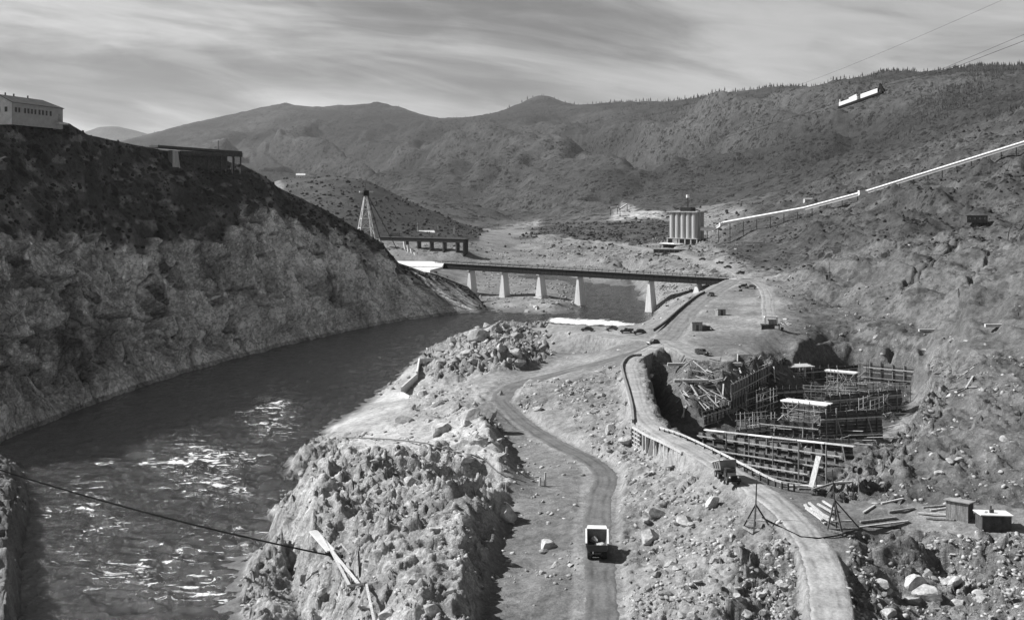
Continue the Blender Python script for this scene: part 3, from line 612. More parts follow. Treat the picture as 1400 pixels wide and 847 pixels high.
dn = dn * env * np.interp(pu, [-264, 300, 640], [1, 1, .7])[None]
LX2 = LX + dn * .86; LY2 = LY - dn * .30; LZ2 = LZ + dn * .25
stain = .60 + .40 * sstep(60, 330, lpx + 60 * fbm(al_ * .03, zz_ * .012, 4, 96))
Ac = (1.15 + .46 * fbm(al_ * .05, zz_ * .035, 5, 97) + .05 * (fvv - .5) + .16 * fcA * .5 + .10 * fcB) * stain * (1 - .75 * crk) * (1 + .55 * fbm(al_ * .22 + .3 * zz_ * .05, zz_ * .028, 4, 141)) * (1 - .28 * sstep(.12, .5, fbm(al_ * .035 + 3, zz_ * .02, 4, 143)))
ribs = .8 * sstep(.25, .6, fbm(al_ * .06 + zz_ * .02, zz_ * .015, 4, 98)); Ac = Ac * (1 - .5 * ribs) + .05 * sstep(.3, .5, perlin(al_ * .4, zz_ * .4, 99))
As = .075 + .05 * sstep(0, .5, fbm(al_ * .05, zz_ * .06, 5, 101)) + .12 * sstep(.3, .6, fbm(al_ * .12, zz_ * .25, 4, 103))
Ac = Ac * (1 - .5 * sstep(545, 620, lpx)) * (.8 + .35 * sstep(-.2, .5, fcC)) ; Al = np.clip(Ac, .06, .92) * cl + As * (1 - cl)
Al *= np.where(LZ < 1.2, .55, 1)
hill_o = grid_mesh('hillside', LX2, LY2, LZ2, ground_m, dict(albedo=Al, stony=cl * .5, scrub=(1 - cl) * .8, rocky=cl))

# ---- river
wr = np.concatenate([span(85, 260, .0045), span(260, 560, .0045), span(560, 1100, .012)]); wu = np.linspace(-.585, .16, 330)
WU, WY = np.meshgrid(wu, wr); WX = WU * WY
wpx, wpy = project(WX, WY, np.zeros_like(WX)); xf, yf = WX.astype(np.float32), WY.astype(np.float32)
def blob(cx, cy, rx, ry): return np.exp(-((wpx - cx) / rx) ** 2 - ((wpy - cy) / ry) ** 2)
ch = fbm(xf * .05, yf * .02, 3, 111)
wave = fbm(xf * .35 + 1.5 * ch, yf * .22, 4, 113, .55) * .34 + fbm(xf * .08, yf * .06, 3, 114) * .15
rough_z = blob(270, 640, 85, 40) * 1.2 + blob(375, 565, 35, 40) * 1.1 + blob(250, 800, 130, 60) * .8 + blob(330, 720, 50, 60) * .5 + blob(120, 700, 60, 60) * .5 + .16
swell = ridged(xf * .10 + .15 * ch, yf * .30 + xf * .05, 3, 117)
wave += np.clip(rough_z, 0, 1.3) * (swell - .8) * .95
foam_n = fbm(xf * .22 + .6 * ch, yf * .62, 5, 119, .62); foam_l = ridged(xf * .07, yf * .20 + .4 * ch, 4, 121, .6)
streak = ridged(xf * .10 + .5 * ch, yf * .34 + .9 * ch, 4, 121, .6)
foam = np.zeros_like(xf)
rap = np.clip(blob(800, 440, 40, 3.2) * 1.5 + blob(850, 443, 22, 2) * 1.2 + blob(765, 437, 14, 3), 0, 1); foam = np.maximum(foam, sstep(.35, .6, rap + .3 * foam_n))
silt = .75 + blob(330, 770, 70, 60) * .7 + blob(560, 460, 120, 25) * .6 + blob(700, 435, 80, 8) * .4
m, q, b = base('river_water', .22, 1.0); b.inputs['IOR'].default_value = 2.1
g = q.n('ShaderNodeNewGeometry').outputs['Position']
mpf = q.n('ShaderNodeMapping'); mpf.inputs['Scale'].default_value = (.15, .62, 1); mpf.inputs['Rotation'].default_value = (0, 0, R(-8)); q.set(mpf.inputs[0], g)
fs = q.noise(mpf.outputs[0], 1.0, 9, .66, 1.6); fl_ = q.noise(g, .035, 3, .5)
fsum = q.m('ADD', q.m('MULTIPLY_ADD', q.attr('rough_water'), .15, fs), q.m('MULTIPLY', q.m('SUBTRACT', fl_, .5), .35))
fo2 = q.m('MULTIPLY', q.rng(fsum, .68, .80), q.rng(q.noise(g, 2.2, 4, .7), .30, .55, .35, 1.0))
fo3 = q.m('MULTIPLY', q.rng(fsum, .56, .72), .004)
fo = q.m('MAXIMUM', q.m('MAXIMUM', fo2, fo3), q.m('MULTIPLY', q.attr('foam'), q.rng(q.noise(g, 1.6, 5, .7), .3, .5)))
mp = q.n('ShaderNodeMapping'); mp.inputs['Scale'].default_value = (.8, 1.5, 1); q.set(mp.inputs[0], g)
rp = q.noise(mp.outputs[0], .9, 6, .68, .6); rp2 = q.noise(mp.outputs[0], .16, 3)
mix = q.n('ShaderNodeMix', data_type='FLOAT'); q.set(mix.inputs[0], fo); q.set(mix.inputs[2], q.m('MULTIPLY_ADD', q.attr('silt'), .001, .002)); mix.inputs[3].default_value = .8
q.set(b.inputs['Base Color'], mix.outputs[0]); q.set(b.inputs['Roughness'], q.m('MULTIPLY_ADD', fo, .6, .10))
bp = q.n('ShaderNodeBump'); bp.inputs['Strength'].default_value = 1.0; bp.inputs['Distance'].default_value = .42
q.set(bp.inputs['Height'], q.m('ADD', q.m('MULTIPLY_ADD', q.noise(mp.outputs[0], 2.6, 4, .7, .4), .35, rp), q.m('MULTIPLY', rp2, 1.2))); q.set(b.inputs['Normal'], bp.outputs[0])
grid_mesh('river', WX, WY, wave, m, dict(foam=foam, silt=silt, rough_water=np.clip(rough_z, 0, 1.3)))

# ---- air
me = bpy.data.meshes.new('haze')
hx, hy0, hy1, hz0, hz1 = 11500, -40, 18500, -14, 1150
vv = [(sx * hx, y_, z_) for z_ in (hz0, hz1) for y_ in (hy0, hy1) for sx in (-1, 1)]
me.from_pydata(vv, [], [(0, 2, 3, 1), (4, 5, 7, 6), (0, 1, 5, 4), (2, 6, 7, 3), (0, 4, 6, 2), (1, 3, 7, 5)])
hz = bpy.data.objects.new('haze', me); col.objects.link(hz); hz['kind'] = 'stuff'
m = bpy.data.materials.new('haze_air'); m.use_nodes = True; nt2 = m.node_tree; nt2.nodes.clear()
pv = nt2.nodes.new('ShaderNodeVolumePrincipled'); pv.inputs['Color'].default_value = grey(.9); pv.inputs['Density'].default_value = 2.8e-5; pv.inputs['Anisotropy'].default_value = .2
mo = nt2.nodes.new('ShaderNodeOutputMaterial'); nt2.links.new(pv.outputs[0], mo.inputs['Volume']); me.materials.append(m)
# ------------------------------------------------------------------ builders
class MB:
    def __init__(s): s.v = []; s.f = []
    def add(s, vs, fs):
        o = len(s.v); s.v += [tuple(q) for q in vs]; s.f += [tuple(i + o for i in f) for f in fs]; return s
    def box(s, x0, x1, y0, y1, z0, z1, taper=0):
        t = taper
        return s.add([(x0, y0, z0), (x1, y0, z0), (x1, y1, z0), (x0, y1, z0), (x0 + t, y0 + t, z1), (x1 - t, y0 + t, z1), (x1 - t, y1 - t, z1), (x0 + t, y1 - t, z1)],
                     [(0, 3, 2, 1), (4, 5, 6, 7), (0, 1, 5, 4), (1, 2, 6, 5), (2, 3, 7, 6), (3, 0, 4, 7)])
    def hexa(s, p):                                   # eight corners, bottom four then top four
        return s.add(p, [(0, 3, 2, 1), (4, 5, 6, 7), (0, 1, 5, 4), (1, 2, 6, 5), (2, 3, 7, 6), (3, 0, 4, 7)])
    def beam(s, p, q, w, h=None, up=(0, 0, 1)):
        h = h or w; p = Vector(p); q = Vector(q); d = (q - p).normalized(); u = Vector(up)
        if abs(d.dot(u)) > .97: u = Vector((0, 1, 0))
        a = d.cross(u).normalized() * w / 2; b = a.cross(d).normalized() * h / 2
        return s.hexa([p - a - b, p + a - b, q + a - b, q - a - b, p - a + b, p + a + b, q + a + b, q - a + b])
    def cyl(s, p, q, r0, r1=None, n=8, cap=True):
        r1 = r0 if r1 is None else r1; p = Vector(p); q = Vector(q); d = (q - p).normalized(); u = Vector((0, 0, 1)) if abs(d.z) < .97 else Vector((0, 1, 0))
        a = d.cross(u).normalized(); b = a.cross(d).normalized()
        vs = [c + (a * math.cos(t) + b * math.sin(t)) * r for c, r in ((p, r0), (q, r1)) for t in [2 * math.pi * i / n for i in range(n)]]
        fs = [(i, (i + 1) % n, n + (i + 1) % n, n + i) for i in range(n)]
        if cap: fs += [tuple(range(n - 1, -1, -1)), tuple(range(n, 2 * n))]
        return s.add(vs, fs)
    def tube(s, pts, r, n=6):
        for a, b in zip(pts[:-1], pts[1:]): s.cyl(a, b, r, r, n)
        return s
    def prism(s, prof, x0, x1):                       # outline in (y, z) pushed along x
        n = len(prof)
        return s.add([(x0, y, z) for y, z in prof] + [(x1, y, z) for y, z in prof], [tuple(range(n)), tuple(range(2 * n - 1, n - 1, -1))] + [(i, n + i, n + (i + 1) % n, (i + 1) % n) for i in range(n)])
    def build(s, name, mat, parent=None, smooth=False, label=None, kind=None):
        me = bpy.data.meshes.new(name); me.from_pydata(s.v, [], s.f); me.materials.append(mat)
        import bmesh
        bm = bmesh.new(); bm.from_mesh(me); bmesh.ops.recalc_face_normals(bm, faces=bm.faces); bm.to_mesh(me); bm.free()
        if smooth: me.polygons.foreach_set('use_smooth', np.ones(len(me.polygons), bool))
        o = bpy.data.objects.new(name, me); col.objects.link(o)
        if parent: o.parent = parent
        if label: o['label'] = label
        if kind: o['kind'] = kind
        return o
def tag(o, label, cat, group=None):
    o['label'] = label; o['category'] = cat
    if group: o['group'] = group
    return o
def thing(name, label, cat, loc, rz=0, group=None):
    o = bpy.data.objects.new(name, None); col.objects.link(o); o.empty_display_size = .5
    o.location = loc; o.rotation_euler = (0, 0, rz); return tag(o, label, cat, group)
KIDS = {}
def copy_tree(o, parent=None):
    c = o.copy(); col.objects.link(c)
    if parent: c.parent = parent
    for ch in [k for k in bpy.data.objects if k.parent == o]: copy_tree(ch, c)
    return c
def dup(o, loc, rz, label, group=None, scale=1):
    c = copy_tree(o); c.location = loc; c.rotation_euler = (0, 0, rz); c.scale = (scale,) * 3; c['label'] = label
    if group: c['group'] = group
    return c
def heading(a, b): return math.atan2(-(b[0] - a[0]), b[1] - a[1])
def G(px, py, ymin=0, ymax=1e9):
    g = ground(px, py, ymin, ymax); assert g is not None, (px, py); return g
def on(X, Y, dz=0): return Vector((X, Y, zat(X, Y) + dz))
def V(px, py, Y): return Vector(Py(px, py, Y))
def VZ(px, py, z): return Vector(Pz(px, py, z))
def zhill(X, Y):                                       # height of the left hill slope
    k = np.argmin((LX2 - X) ** 2 + (LY2 - Y) ** 2); return float(LZ2.ravel()[k])

# ------------------------------------------------------------------ vehicles
def wheel(parent, x, y, r, wd, nr=10):
    t = MB().cyl((x - wd / 2, y, r), (x + wd / 2, y, r), r, n=nr).build('wheel', rubber, parent)
    MB().cyl((x - wd / 2 - .015, y, r), (x + wd / 2 + .015, y, r), r * .5, n=8).build('rim', paint_mid, t)
def dump_truck(label, loc, rz, tip=0, body=None):
    t = thing('dump_truck', label, 'dump truck', loc, rz); body = body or paint_dark
    MB().box(-.5, .5, -3.1, 3.6, .75, 1.05).build('chassis', paint_dark, t)
    MB().hexa([(-.72, 2.2, 1.0), (.72, 2.2, 1.0), (.6, 3.7, 1.0), (-.6, 3.7, 1.0), (-.68, 2.2, 1.95), (.68, 2.2, 1.95), (.52, 3.65, 1.75), (-.52, 3.65, 1.75)]).build('hood', body, t)
    MB().box(-.5, .5, 3.7, 3.76, 1.0, 1.7).build('radiator_grille', steel_dark, t)
    MB().box(-1.2, 1.2, 3.85, 4.0, .7, .95).build('bumper', steel_dark, t)
    c = MB().box(-.95, .95, 1.0, 2.2, 1.0, 2.55, .06).build('cab', body, t)
    MB().box(-.8, .8, 2.15, 2.19, 1.85, 2.4).build('windscreen', glass, c)
    for s in (-1, 1):
        MB().box(min(s * .93, s * .945), max(s * .93, s * .945), 1.25, 1.95, 1.8, 2.35).build('side_window', glass, c)
        MB().prism([(2.35, 1.05), (3.9, .95), (3.75, 1.3), (3.2, 1.5), (2.6, 1.35)], s * .95 - .3, s * .95 + .3).build('mudguard', body, t)
        MB().cyl((s * .75, 3.68, 1.45), (s * .75, 3.85, 1.45), .14, n=8).build('headlight', white_metal, t)
    for s in (-1, 1):
        wheel(t, s * 1.0, 3.0, .55, .32)
        wheel(t, s * .98, -1.0, .62, .7); wheel(t, s * .98, -2.45, .62, .7)
    ca, sa = math.cos(tip), math.sin(tip)
    def rot(p): y, z = p[1] + 3.2, p[2] - 1.25; return (p[0], -3.2 + y * ca - z * sa, 1.25 + y * sa + z * ca)
    def hx(pts): return MB().hexa([rot(p) for p in pts])
    y0, y1 = -3.6, .85
    hx([(-1.25, y0, 1.3), (1.25, y0, 1.3), (1.25, y1, 1.3), (-1.25, y1, 1.3), (-1.25, y0, 1.42), (1.25, y0, 1.42), (1.25, y1, 1.42), (-1.25, y1, 1.42)]).build('bed_floor', paint_dark, t)
    for s in (-1, 1):
        a, b, c_, d = 1.25, 1.62, 1.37, 1.5
        w_ = hx([(s * 1.22, y0, 1.36), (s * 1.34, y0, 1.36), (s * 1.34, y1, 1.36), (s * 1.22, y1, 1.36), (s * 1.4, y0, 2.35), (s * 1.52, y0, 2.35), (s * 1.55, y1, 3.0), (s * 1.42, y1, 3.0)]).build('bed_side', paint_mid, t)
        hx([(s * 1.36, y0 - .02, 2.36), (s * 1.60, y0 - .02, 2.36), (s * 1.62, y1, 3.01), (s * 1.38, y1, 3.01), (s * 1.36, y0 - .02, 2.44), (s * 1.6, y0 - .02, 2.44), (s * 1.62, y1, 3.09), (s * 1.38, y1, 3.09)]).build('bed_rim', white_metal, w_)
        for yy in (-2.6, -1.4, -.2): hx([(s * 1.36, yy, 1.5), (s * 1.48, yy, 1.5), (s * 1.48, yy + .12, 1.5), (s * 1.36, yy + .12, 1.5), (s * 1.54, yy, 2.5), (s * 1.62, yy, 2.5), (s * 1.62, yy + .12, 2.55), (s * 1.54, yy + .12, 2.55)]).build('stake', paint_dark, w_)
    hx([(-1.3, y1 - .1, 1.36), (1.3, y1 - .1, 1.36), (1.3, y1, 1.36), (-1.3, y1, 1.36), (-1.42, y1 - .1, 3.0), (1.42, y1 - .1, 3.0), (1.42, y1, 3.0), (-1.42, y1, 3.0)]).build('headboard', paint_mid, t)
    hx([(-1.45, y1 - .1, 3.02), (1.45, y1 - .1, 3.02), (1.3, 2.1, 3.1), (-1.3, 2.1, 3.1), (-1.45, y1 - .1, 3.1), (1.45, y1 - .1, 3.1), (1.3, 2.1, 3.18), (-1.3, 2.1, 3.18)]).build('cab_shield', white_metal, t)
    hx([(-1.3, y0 - .08, 1.36), (1.3, y0 - .08, 1.36), (1.3, y0, 1.36), (-1.3, y0, 1.36), (-1.42, y0 - .08, 2.2), (1.42, y0 - .08, 2.2), (1.42, y0, 2.2), (-1.42, y0, 2.2)]).build('tailgate', paint_dark, t)
    return t
def stone_mesh(name, seed, sub=3, mat=None, flat=.75):
    import bmesh
    bm = bmesh.new(); bmesh.ops.create_icosphere(bm, subdivisions=sub, radius=1); r = random.Random(seed)
    cuts = [(Vector((r.uniform(-1, 1), r.uniform(-1, 1), r.uniform(-.7, 1))).normalized(), r.uniform(.42, .78)) for _ in range(8)]
    sx, sy, sz = r.uniform(.8, 1.25), r.uniform(.75, 1.1), r.uniform(.6, .95) * flat / .75
    for v in bm.verts:
        for n_, d in cuts:
            k = v.co.dot(n_) - d
            if k > 0: v.co -= n_ * k
        v.co *= 1 + r.uniform(-.02, .02)
        v.co = Vector((v.co.x * sx, v.co.y * sy, v.co.z * sz))
    me = bpy.data.meshes.new(name); bm.to_mesh(me); bm.free(); me.materials.append(mat or rock_m); return me
STONES = [stone_mesh('boulder', 100 + i) for i in range(9)]
p0 = G(819, 771); truck1 = dump_truck('dark dump truck with pale bed rim driving away up the low dirt road', Vector(Pz(819, 768, 10)) + Vector((0, 3.7, .1)), R(-4))
o = bpy.data.objects.new('load', STONES[2]); col.objects.link(o); o.parent = truck1; o.location = (-.45, .1, 1.75); o.scale = (.7, .7, .6)
o = bpy.data.objects.new('load', STONES[4]); col.objects.link(o); o.parent = truck1; o.location = (.4, -1.3, 1.6); o.scale = (.75, .9, .45)
dump_truck('dump truck with tilted bed halted at the edge of the raised pale road', Vector(Pz(1001, 660, 16.5)) + Vector((-.5, 1.5, .05)), R(188), R(10)).scale = (.86, .86, .86)
def car(label, loc, rz, kind='sedan', group=None):
    t = thing({'sedan': 'parked_car', 'pickup': 'pickup_truck', 'coupe': 'parked_car'}[kind], label, 'pickup truck' if kind == 'pickup' else 'car', loc, rz, group)
    body = paint_dark if kind != 'coupe' else paint_mid
    MB().prism([(-2.2, .45), (2.2, .45), (2.25, .75), (2.1, 1.0), (.9, 1.12), (-1.9, 1.1), (-2.25, .8)], -.72, .72).build('body', body, t)
    if kind == 'pickup': prof = [(-.3, 1.1), (.95, 1.1), (.62, 1.72), (-.15, 1.76)]
    else: prof = [(-1.85, 1.08), (.95, 1.1), (.5, 1.66), (-.4, 1.74), (-1.3, 1.6)]
    c = MB().prism(prof, -.66, .66).build('cabin', body, t)
    MB().hexa([(-.55, .93, 1.16), (.55, .93, 1.16), (.55, .97, 1.18), (-.55, .97, 1.18), (-.5, .56, 1.62), (.5, .56, 1.62), (.5, .6, 1.64), (-.5, .6, 1.64)]).build('windscreen', glass, c)
    for s in (-1, 1):
        MB().box(min(s * .655, s * .675), max(s * .655, s * .675), -.25, .5, 1.2, 1.55).build('side_window', glass, c)
        MB().prism([(.8, .5), (2.2, .45), (2.05, .85), (1.5, 1.02), (1.0, .8)], s * .78 - .16, s * .78 + .16).build('mudguard', body, t)
        MB().prism([(-2.1, .5), (-.8, .5), (-.95, .85), (-1.5, 1.0), (-2.0, .85)], s * .78 - .14, s * .78 + .14).build('mudguard', body, t)
        MB().cyl((s * .55, 2.1, .88), (s * .55, 2.28, .88), .12, n=8).build('headlight', white_metal, t)
        for yy in (1.5, -1.45): wheel(t, s * .74, yy, .36, .17, 8)
    if kind == 'pickup':
        for s in (-1, 1): MB().box(s * .72 - .04, s * .72 + .04, -2.2, -.4, 1.1, 1.45).build('bed_side', body, t)
        MB().box(-.72, .72, -2.26, -2.2, 1.05, 1.45).build('tailgate', body, t)
    return t
def cpos(px, py): return G(px, py, 250, 900) + Vector((0, 0, .05))
cars = 'cars and trucks parked along the embankment'
car('dark car standing alone nearest the rapids on the embankment', cpos(803, 453), R(80), 'sedan', cars)
car('dusty pale coupe parked second along the embankment above the river', cpos(836, 452), R(105), 'coupe', cars)
car('dark pickup truck parked between two cars on the embankment', cpos(857, 456), R(78), 'pickup', cars)
car('dark car parked closest to the road junction on the embankment', cpos(874, 457), R(100), 'sedan', cars)
car('dark car parked askew below the embankment where the roads fork', cpos(893, 472), R(130), 'sedan')
car('dark car driving down the road from the bridge', cpos(972, 405), R(150), 'sedan')
car('dusty pickup truck parked beside the lumber shelf above the pit', cpos(960, 485), R(215), 'pickup')
tr = 'vehicles strung along the upper road'
for i, (px, py, kd, lb) in enumerate(((912, 349, 'pickup', 'dark truck on the upper road directly below the silo'), (960, 356, 'sedan', 'small dark car on the upper road right of the silo'), (984, 361, 'pickup', 'dark truck on the upper road above the bridge end'), (995, 367, 'sedan', 'dark car close behind a truck above the bridge end'), (1012, 375, 'pickup', 'dark truck where the upper road meets the bridge road'), (1016, 394, 'sedan', 'left car of a pair parked at the bend beyond the bridge'), (1027, 395, 'coupe', 'dusty right car of a pair parked at the bend beyond the bridge'))):
    car(lb, cpos(px, py), R(60 + 37 * i % 50), kd, tr)

# ------------------------------------------------------------------ small buildings
def shed(name, label, loc, rz, w_, d, h, wall_m, roof_m, kind='mono', door=True, fall=.4, over=.25, win=0, cat='shed', planks=0):
    t = thing(name, label, cat, loc, rz); e = .1
    if kind == 'gable': hb, hf = h, h
    else: hb, hf = h - fall, h
    for (x0, x1, y0, y1, za, zb) in ((-w_ / 2, w_ / 2, -d / 2, -d / 2 + e, hf, hf), (-w_ / 2, w_ / 2, d / 2 - e, d / 2, hb, hb)):
        if planks and y0 < 0:
            n = planks; s_ = (x1 - x0) / n
            for i in range(n): MB().box(x0 + i * s_ + .01, x0 + (i + 1) * s_ - .01, y0 + random.uniform(-.012, .012), y1, -.6, za).build('plank', wall_m, t)
        else: MB().box(x0, x1, y0, y1, -.6, za).build('wall', wall_m, t)
    for s in (-1, 1):
        x0, x1 = sorted((s * w_ / 2, s * (w_ / 2 - e)))
        y0, y1 = -d / 2 + e, d / 2 - e
        if kind == 'gable':
            MB().add([(x0, y0, -.6), (x0, y1, -.6), (x0, y1, h), (x0, 0, h + d * .28), (x0, y0, h), (x1, y0, -.6), (x1, y1, -.6), (x1, y1, h), (x1, 0, h + d * .28), (x1, y0, h)],
                     [(0, 1, 2, 3, 4), (9, 8, 7, 6, 5), (0, 5, 6, 1), (1, 6, 7, 2), (2, 7, 8, 3), (3, 8, 9, 4), (4, 9, 5, 0)]).build('wall', wall_m, t)
        else:
            MB().hexa([(x0, y0, -.6), (x1, y0, -.6), (x1, y1, -.6), (x0, y1, -.6), (x0, y0, hf), (x1, y0, hf), (x1, y1, hb), (x0, y1, hb)]).build('wall', wall_m, t)
    if kind == 'gable':
        for s in (-1, 1):
            MB().hexa([(-w_ / 2 - over, s * (d / 2 + over), h - over * .5), (w_ / 2 + over, s * (d / 2 + over), h - over * .5), (w_ / 2 + over, 0, h + d * .29), (-w_ / 2 - over, 0, h + d * .29),
                       (-w_ / 2 - over, s * (d / 2 + over), h - over * .5 + .12), (w_ / 2 + over, s * (d / 2 + over), h - over * .5 + .12), (w_ / 2 + over, 0, h + d * .29 + .12), (-w_ / 2 - over, 0, h + d * .29 + .12)]).build('roof', roof_m, t)
    else:
        a, b = hf + .03, hb + .03
        MB().hexa([(-w_ / 2 - over, -d / 2 - over, a), (w_ / 2 + over, -d / 2 - over, a), (w_ / 2 + over, d / 2 + over, b), (-w_ / 2 - over, d / 2 + over, b), (-w_ / 2 - over, -d / 2 - over, a + .12), (w_ / 2 + over, -d / 2 - over, a + .12), (w_ / 2 + over, d / 2 + over, b + .12), (-w_ / 2 - over, d / 2 + over, b + .12)]).build('roof', roof_m, t)
    if door: dd = MB().box(-.42, .42, -d / 2 - .05, -d / 2 - .02, -.05, 1.9).build('door', timber_dark, t); MB().box(.28, .36, -d / 2 - .09, -d / 2 - .05, .9, 1.05).build('handle', steel_dark, dd)
    for i in range(win):
        x = -w_ / 2 + w_ * (i + .5) / win
        wf = MB().box(x - .45, x + .45, -d / 2 - .04, -d / 2 - .015, h * .42, h * .42 + .9).build('window', white_paint, t)
        MB().box(x - .36, x + .36, -d / 2 - .055, -d / 2 - .04, h * .42 + .08, h * .42 + .82).build('pane', glass, wf)
    return t
q = G(1312, 706); sh = shed('plank_shed', 'grey plank shed with dark open end and flat tar paper roof at the slope foot', q, R(-38), 2.9, 2.6, 2.3, timber, roof_grey, door=False, planks=9)
MB().box(1.44, 1.5, -.9, .9, 0, 2.0).build('doorway', timber_dark, sh)
q = G(1358, 722); sh = shed('low_shed', 'low dark shed with bright pale roof right of the plank shed', q, R(-6), 3.7, 2.9, 2.0, timber_dark, white_metal, door=False, fall=.25, planks=11)
MB().box(-.5, .0, -.3, .1, 1.95, 2.5).build('roof_hatch', roof_dark, sh); MB().beam((-.1, .6, 2.0), (-.1, .6, 2.75), .14).build('stove_pipe', steel_dark, sh)
MB().beam((-1.2, -.6, 2.0), (-.7, .5, 2.0), .3, .12).build('roof_board', timber, sh)
q = G(985, 431, 300); shed('small_shed', 'small shed with a white roof standing alone below the bridge road', q, R(12), 2.9, 2.6, 2.2, timber, white_metal, fall=.5)
q = G(952, 452, 300); sh = shed('grey_shed', 'grey box shed on a stone heap beside the road junction', q, R(5), 3.4, 2.8, 2.8, timber, roof_grey, fall=.2)
MB().box(1.75, 4.2, -1.4, .8, -.4, 1.5).build('lean_to', timber_dark, sh); MB().box(1.72, 4.35, -1.55, .95, 1.53, 1.65).build('lean_to_roof', roof_grey, sh)
MB().beam((4.2, -.8, 1.3), (6.6, -1.6, -.8), .22).build('chute', timber_dark, sh)
q = G(1131, 382, 300); sh = shed('tool_hut', 'tiny pale hut with a pole beside it on the right hillside', q, R(-20), 2.6, 2.4, 2.2, timber_pale, roof_grey, fall=.2, door=True)
MB().cyl((.9, -1.6, -.3), (.9, -1.6, 7.5), .12, .08, 6).build('pole', timber_dark, sh)
q = V(1335, 319, 640); q.z = zat(q.x, q.y); shed('long_hut', 'long dark hut with pale windows high on the right hillside', q, R(-8), 11.5, 4, 3.6, timber_dark, roof_dark, fall=.3, win=4, cat='hut')
q = V(411, 262, 1360); q.z = zat(q.x, q.y); shed('white_cottage', 'tiny white cottage on the shoulder of the dark wooded hill', q, R(10), 11, 7, 4, white_paint, white_metal, 'gable', win=2, cat='house')
q = G(1105, 279, 1000); shed('hillside_barracks', 'tiny pale building behind the long white conveyor', q, R(4), 8, 5, 3, concrete, roof_grey, 'gable', win=3, cat='building')
# open white frame on a trestle
q = Vector(Pz(1054, 447, 17.4)); t = thing('frame_hopper', 'white open frame hut on a dark timber platform above the pit', 'hut', q, R(-6))
MB().box(-3.2, 2.6, -1.6, 1.6, .6, .95).build('platform', timber_dark, t)
for xx in (-3, -1.2, .8, 2.4): MB().beam((xx, -1.4, -2.2), (xx, -1.4, .6), .3).build('post', timber_dark, t)
MB().box(-3.1, 1, -1.5, -1.35, -.9, .6).build('skirt_board', timber_dark, t)
for xx in (-1.9, 1.9):
    for yy in (-1.2, 1.2): MB().beam((xx, yy, .95), (xx, yy, 3.2), .34).build('upright', white_paint, t)
    MB().beam((xx, -1.2, 3.2), (xx, 1.2, 3.2), .3).build('cross_beam', white_paint, t)
for yy in (-1.2, 1.2): MB().beam((-2.1, yy, 3.3), (2.1, yy, 3.3), .42).build('top_beam', white_paint, t)
MB().box(-.9, 1.6, -1.0, 1.0, 1.0, 2.6).build('hopper', timber, t)
for k in range(4): MB().beam((2.4 + k * .9, -.8, .8), (3.9 + k * .9, 1.3, 1.6 - .2 * k), .35, .12).build('plank', timber_pale, t)
MB().beam((3.4, -1.2, .2), (2.2, -1.7, -11), .9, .4).build('chute', timber_dark, t)

# ------------------------------------------------------------------ left ridge: long house, jutting deck
A0 = V(17, 159, 335); B0 = V(86, 166, 360); hd = (B0 - A0); hl = Vector((hd.x, hd.y, 0)).length; rz = math.atan2(hd.y, hd.x)
t = thing('ridge_house', 'long white house with dark hipped roof and a row of windows on the left ridge', 'house', A0, rz)
wl, dp, h = hl, 9.5, 4.3
house_side_shade = simple('shaded_house_paint', .36, .7, .15, .6); MB().box(0, wl, 0, .2, -2.5, h).build('wall', house_side_shade, t); MB().box(0, wl, dp - .2, dp, -2.5, h).build('wall', white_paint, t)  # long front wall: its shade is put into a darker paint colour
MB().box(wl - .2, wl, .2, dp - .2, -2.5, h).build('wall', white_paint, t)
MB().add([(x_, y_, z_) for x_ in (0, .2) for y_, z_ in ((.2, -2.5), (dp - .2, -2.5), (dp - .2, h), (dp / 2, h + 2.3), (.2, h))], [(0, 1, 2, 3, 4), (9, 8, 7, 6, 5), (0, 5, 6, 1), (1, 6, 7, 2), (2, 7, 8, 3), (3, 8, 9, 4), (4, 9, 5, 0)]).build('gable_wall', white_paint, t)
e = .35
def slab(pts, th=.15): return MB().add(pts + [(p_[0], p_[1], p_[2] + th) for p_ in pts], [tuple(range(len(pts)))[::-1], tuple(range(len(pts), 2 * len(pts)))] + [(i, (i + 1) % len(pts), len(pts) + (i + 1) % len(pts), len(pts) + i) for i in range(len(pts))])
rf = slab([(-e, -e, h - .1), (wl + e, -e, h - .1), (wl - 4, dp / 2, h + 2.4), (-e, dp / 2, h + 2.4)]).build('roof', roof_dark, t)
slab([(-e, dp + e, h - .1), (wl + e, dp + e, h - .1), (wl - 4, dp / 2, h + 2.4), (-e, dp / 2, h + 2.4)][::-1]).build('roof', roof_dark, t)
slab([(wl + e, -e, h - .1), (wl + e, dp + e, h - .1), (wl - 4, dp / 2, h + 2.4)]).build('roof', roof_dark, t)
for k in (.12, .28, .55): MB().cyl((wl * k, dp / 2, h + 2.2), (wl * k, dp / 2, h + 3.3), .22, n=6).build('vent_pipe', steel_dark, t)
for k in (1.6, 3.2, 6.0, 7.7, 9.4, 11.1, 13.2, 14.9, 16.8, 18.9):
    if k > wl - 1.5: continue
    f_ = MB().box(k - .55, k + .55, -.06, -.002, 1.3, 3.0).build('window', roof_grey, t); MB().box(k - .42, k + .42, -.09, -.06, 1.42, 2.88).build('pane', glass, f_)
for yy in (2.2, 4.7, 7.2):
    f_ = MB().box(-.06, -.002, yy - .5, yy + .5, 1.4, 3.0).build('window', roof_grey, t); MB().box(-.09, -.06, yy - .38, yy + .38, 1.5, 2.9).build('pane', glass, f_)
MB().box(wl - 2.4, wl - 1.3, -.06, -.002, .1, 2.4).build('door', timber, t)
MB().box(wl - 4.5, wl + .1, -1.8, -.05, -1.0, -.5).build('step_slab', concrete_white, t)

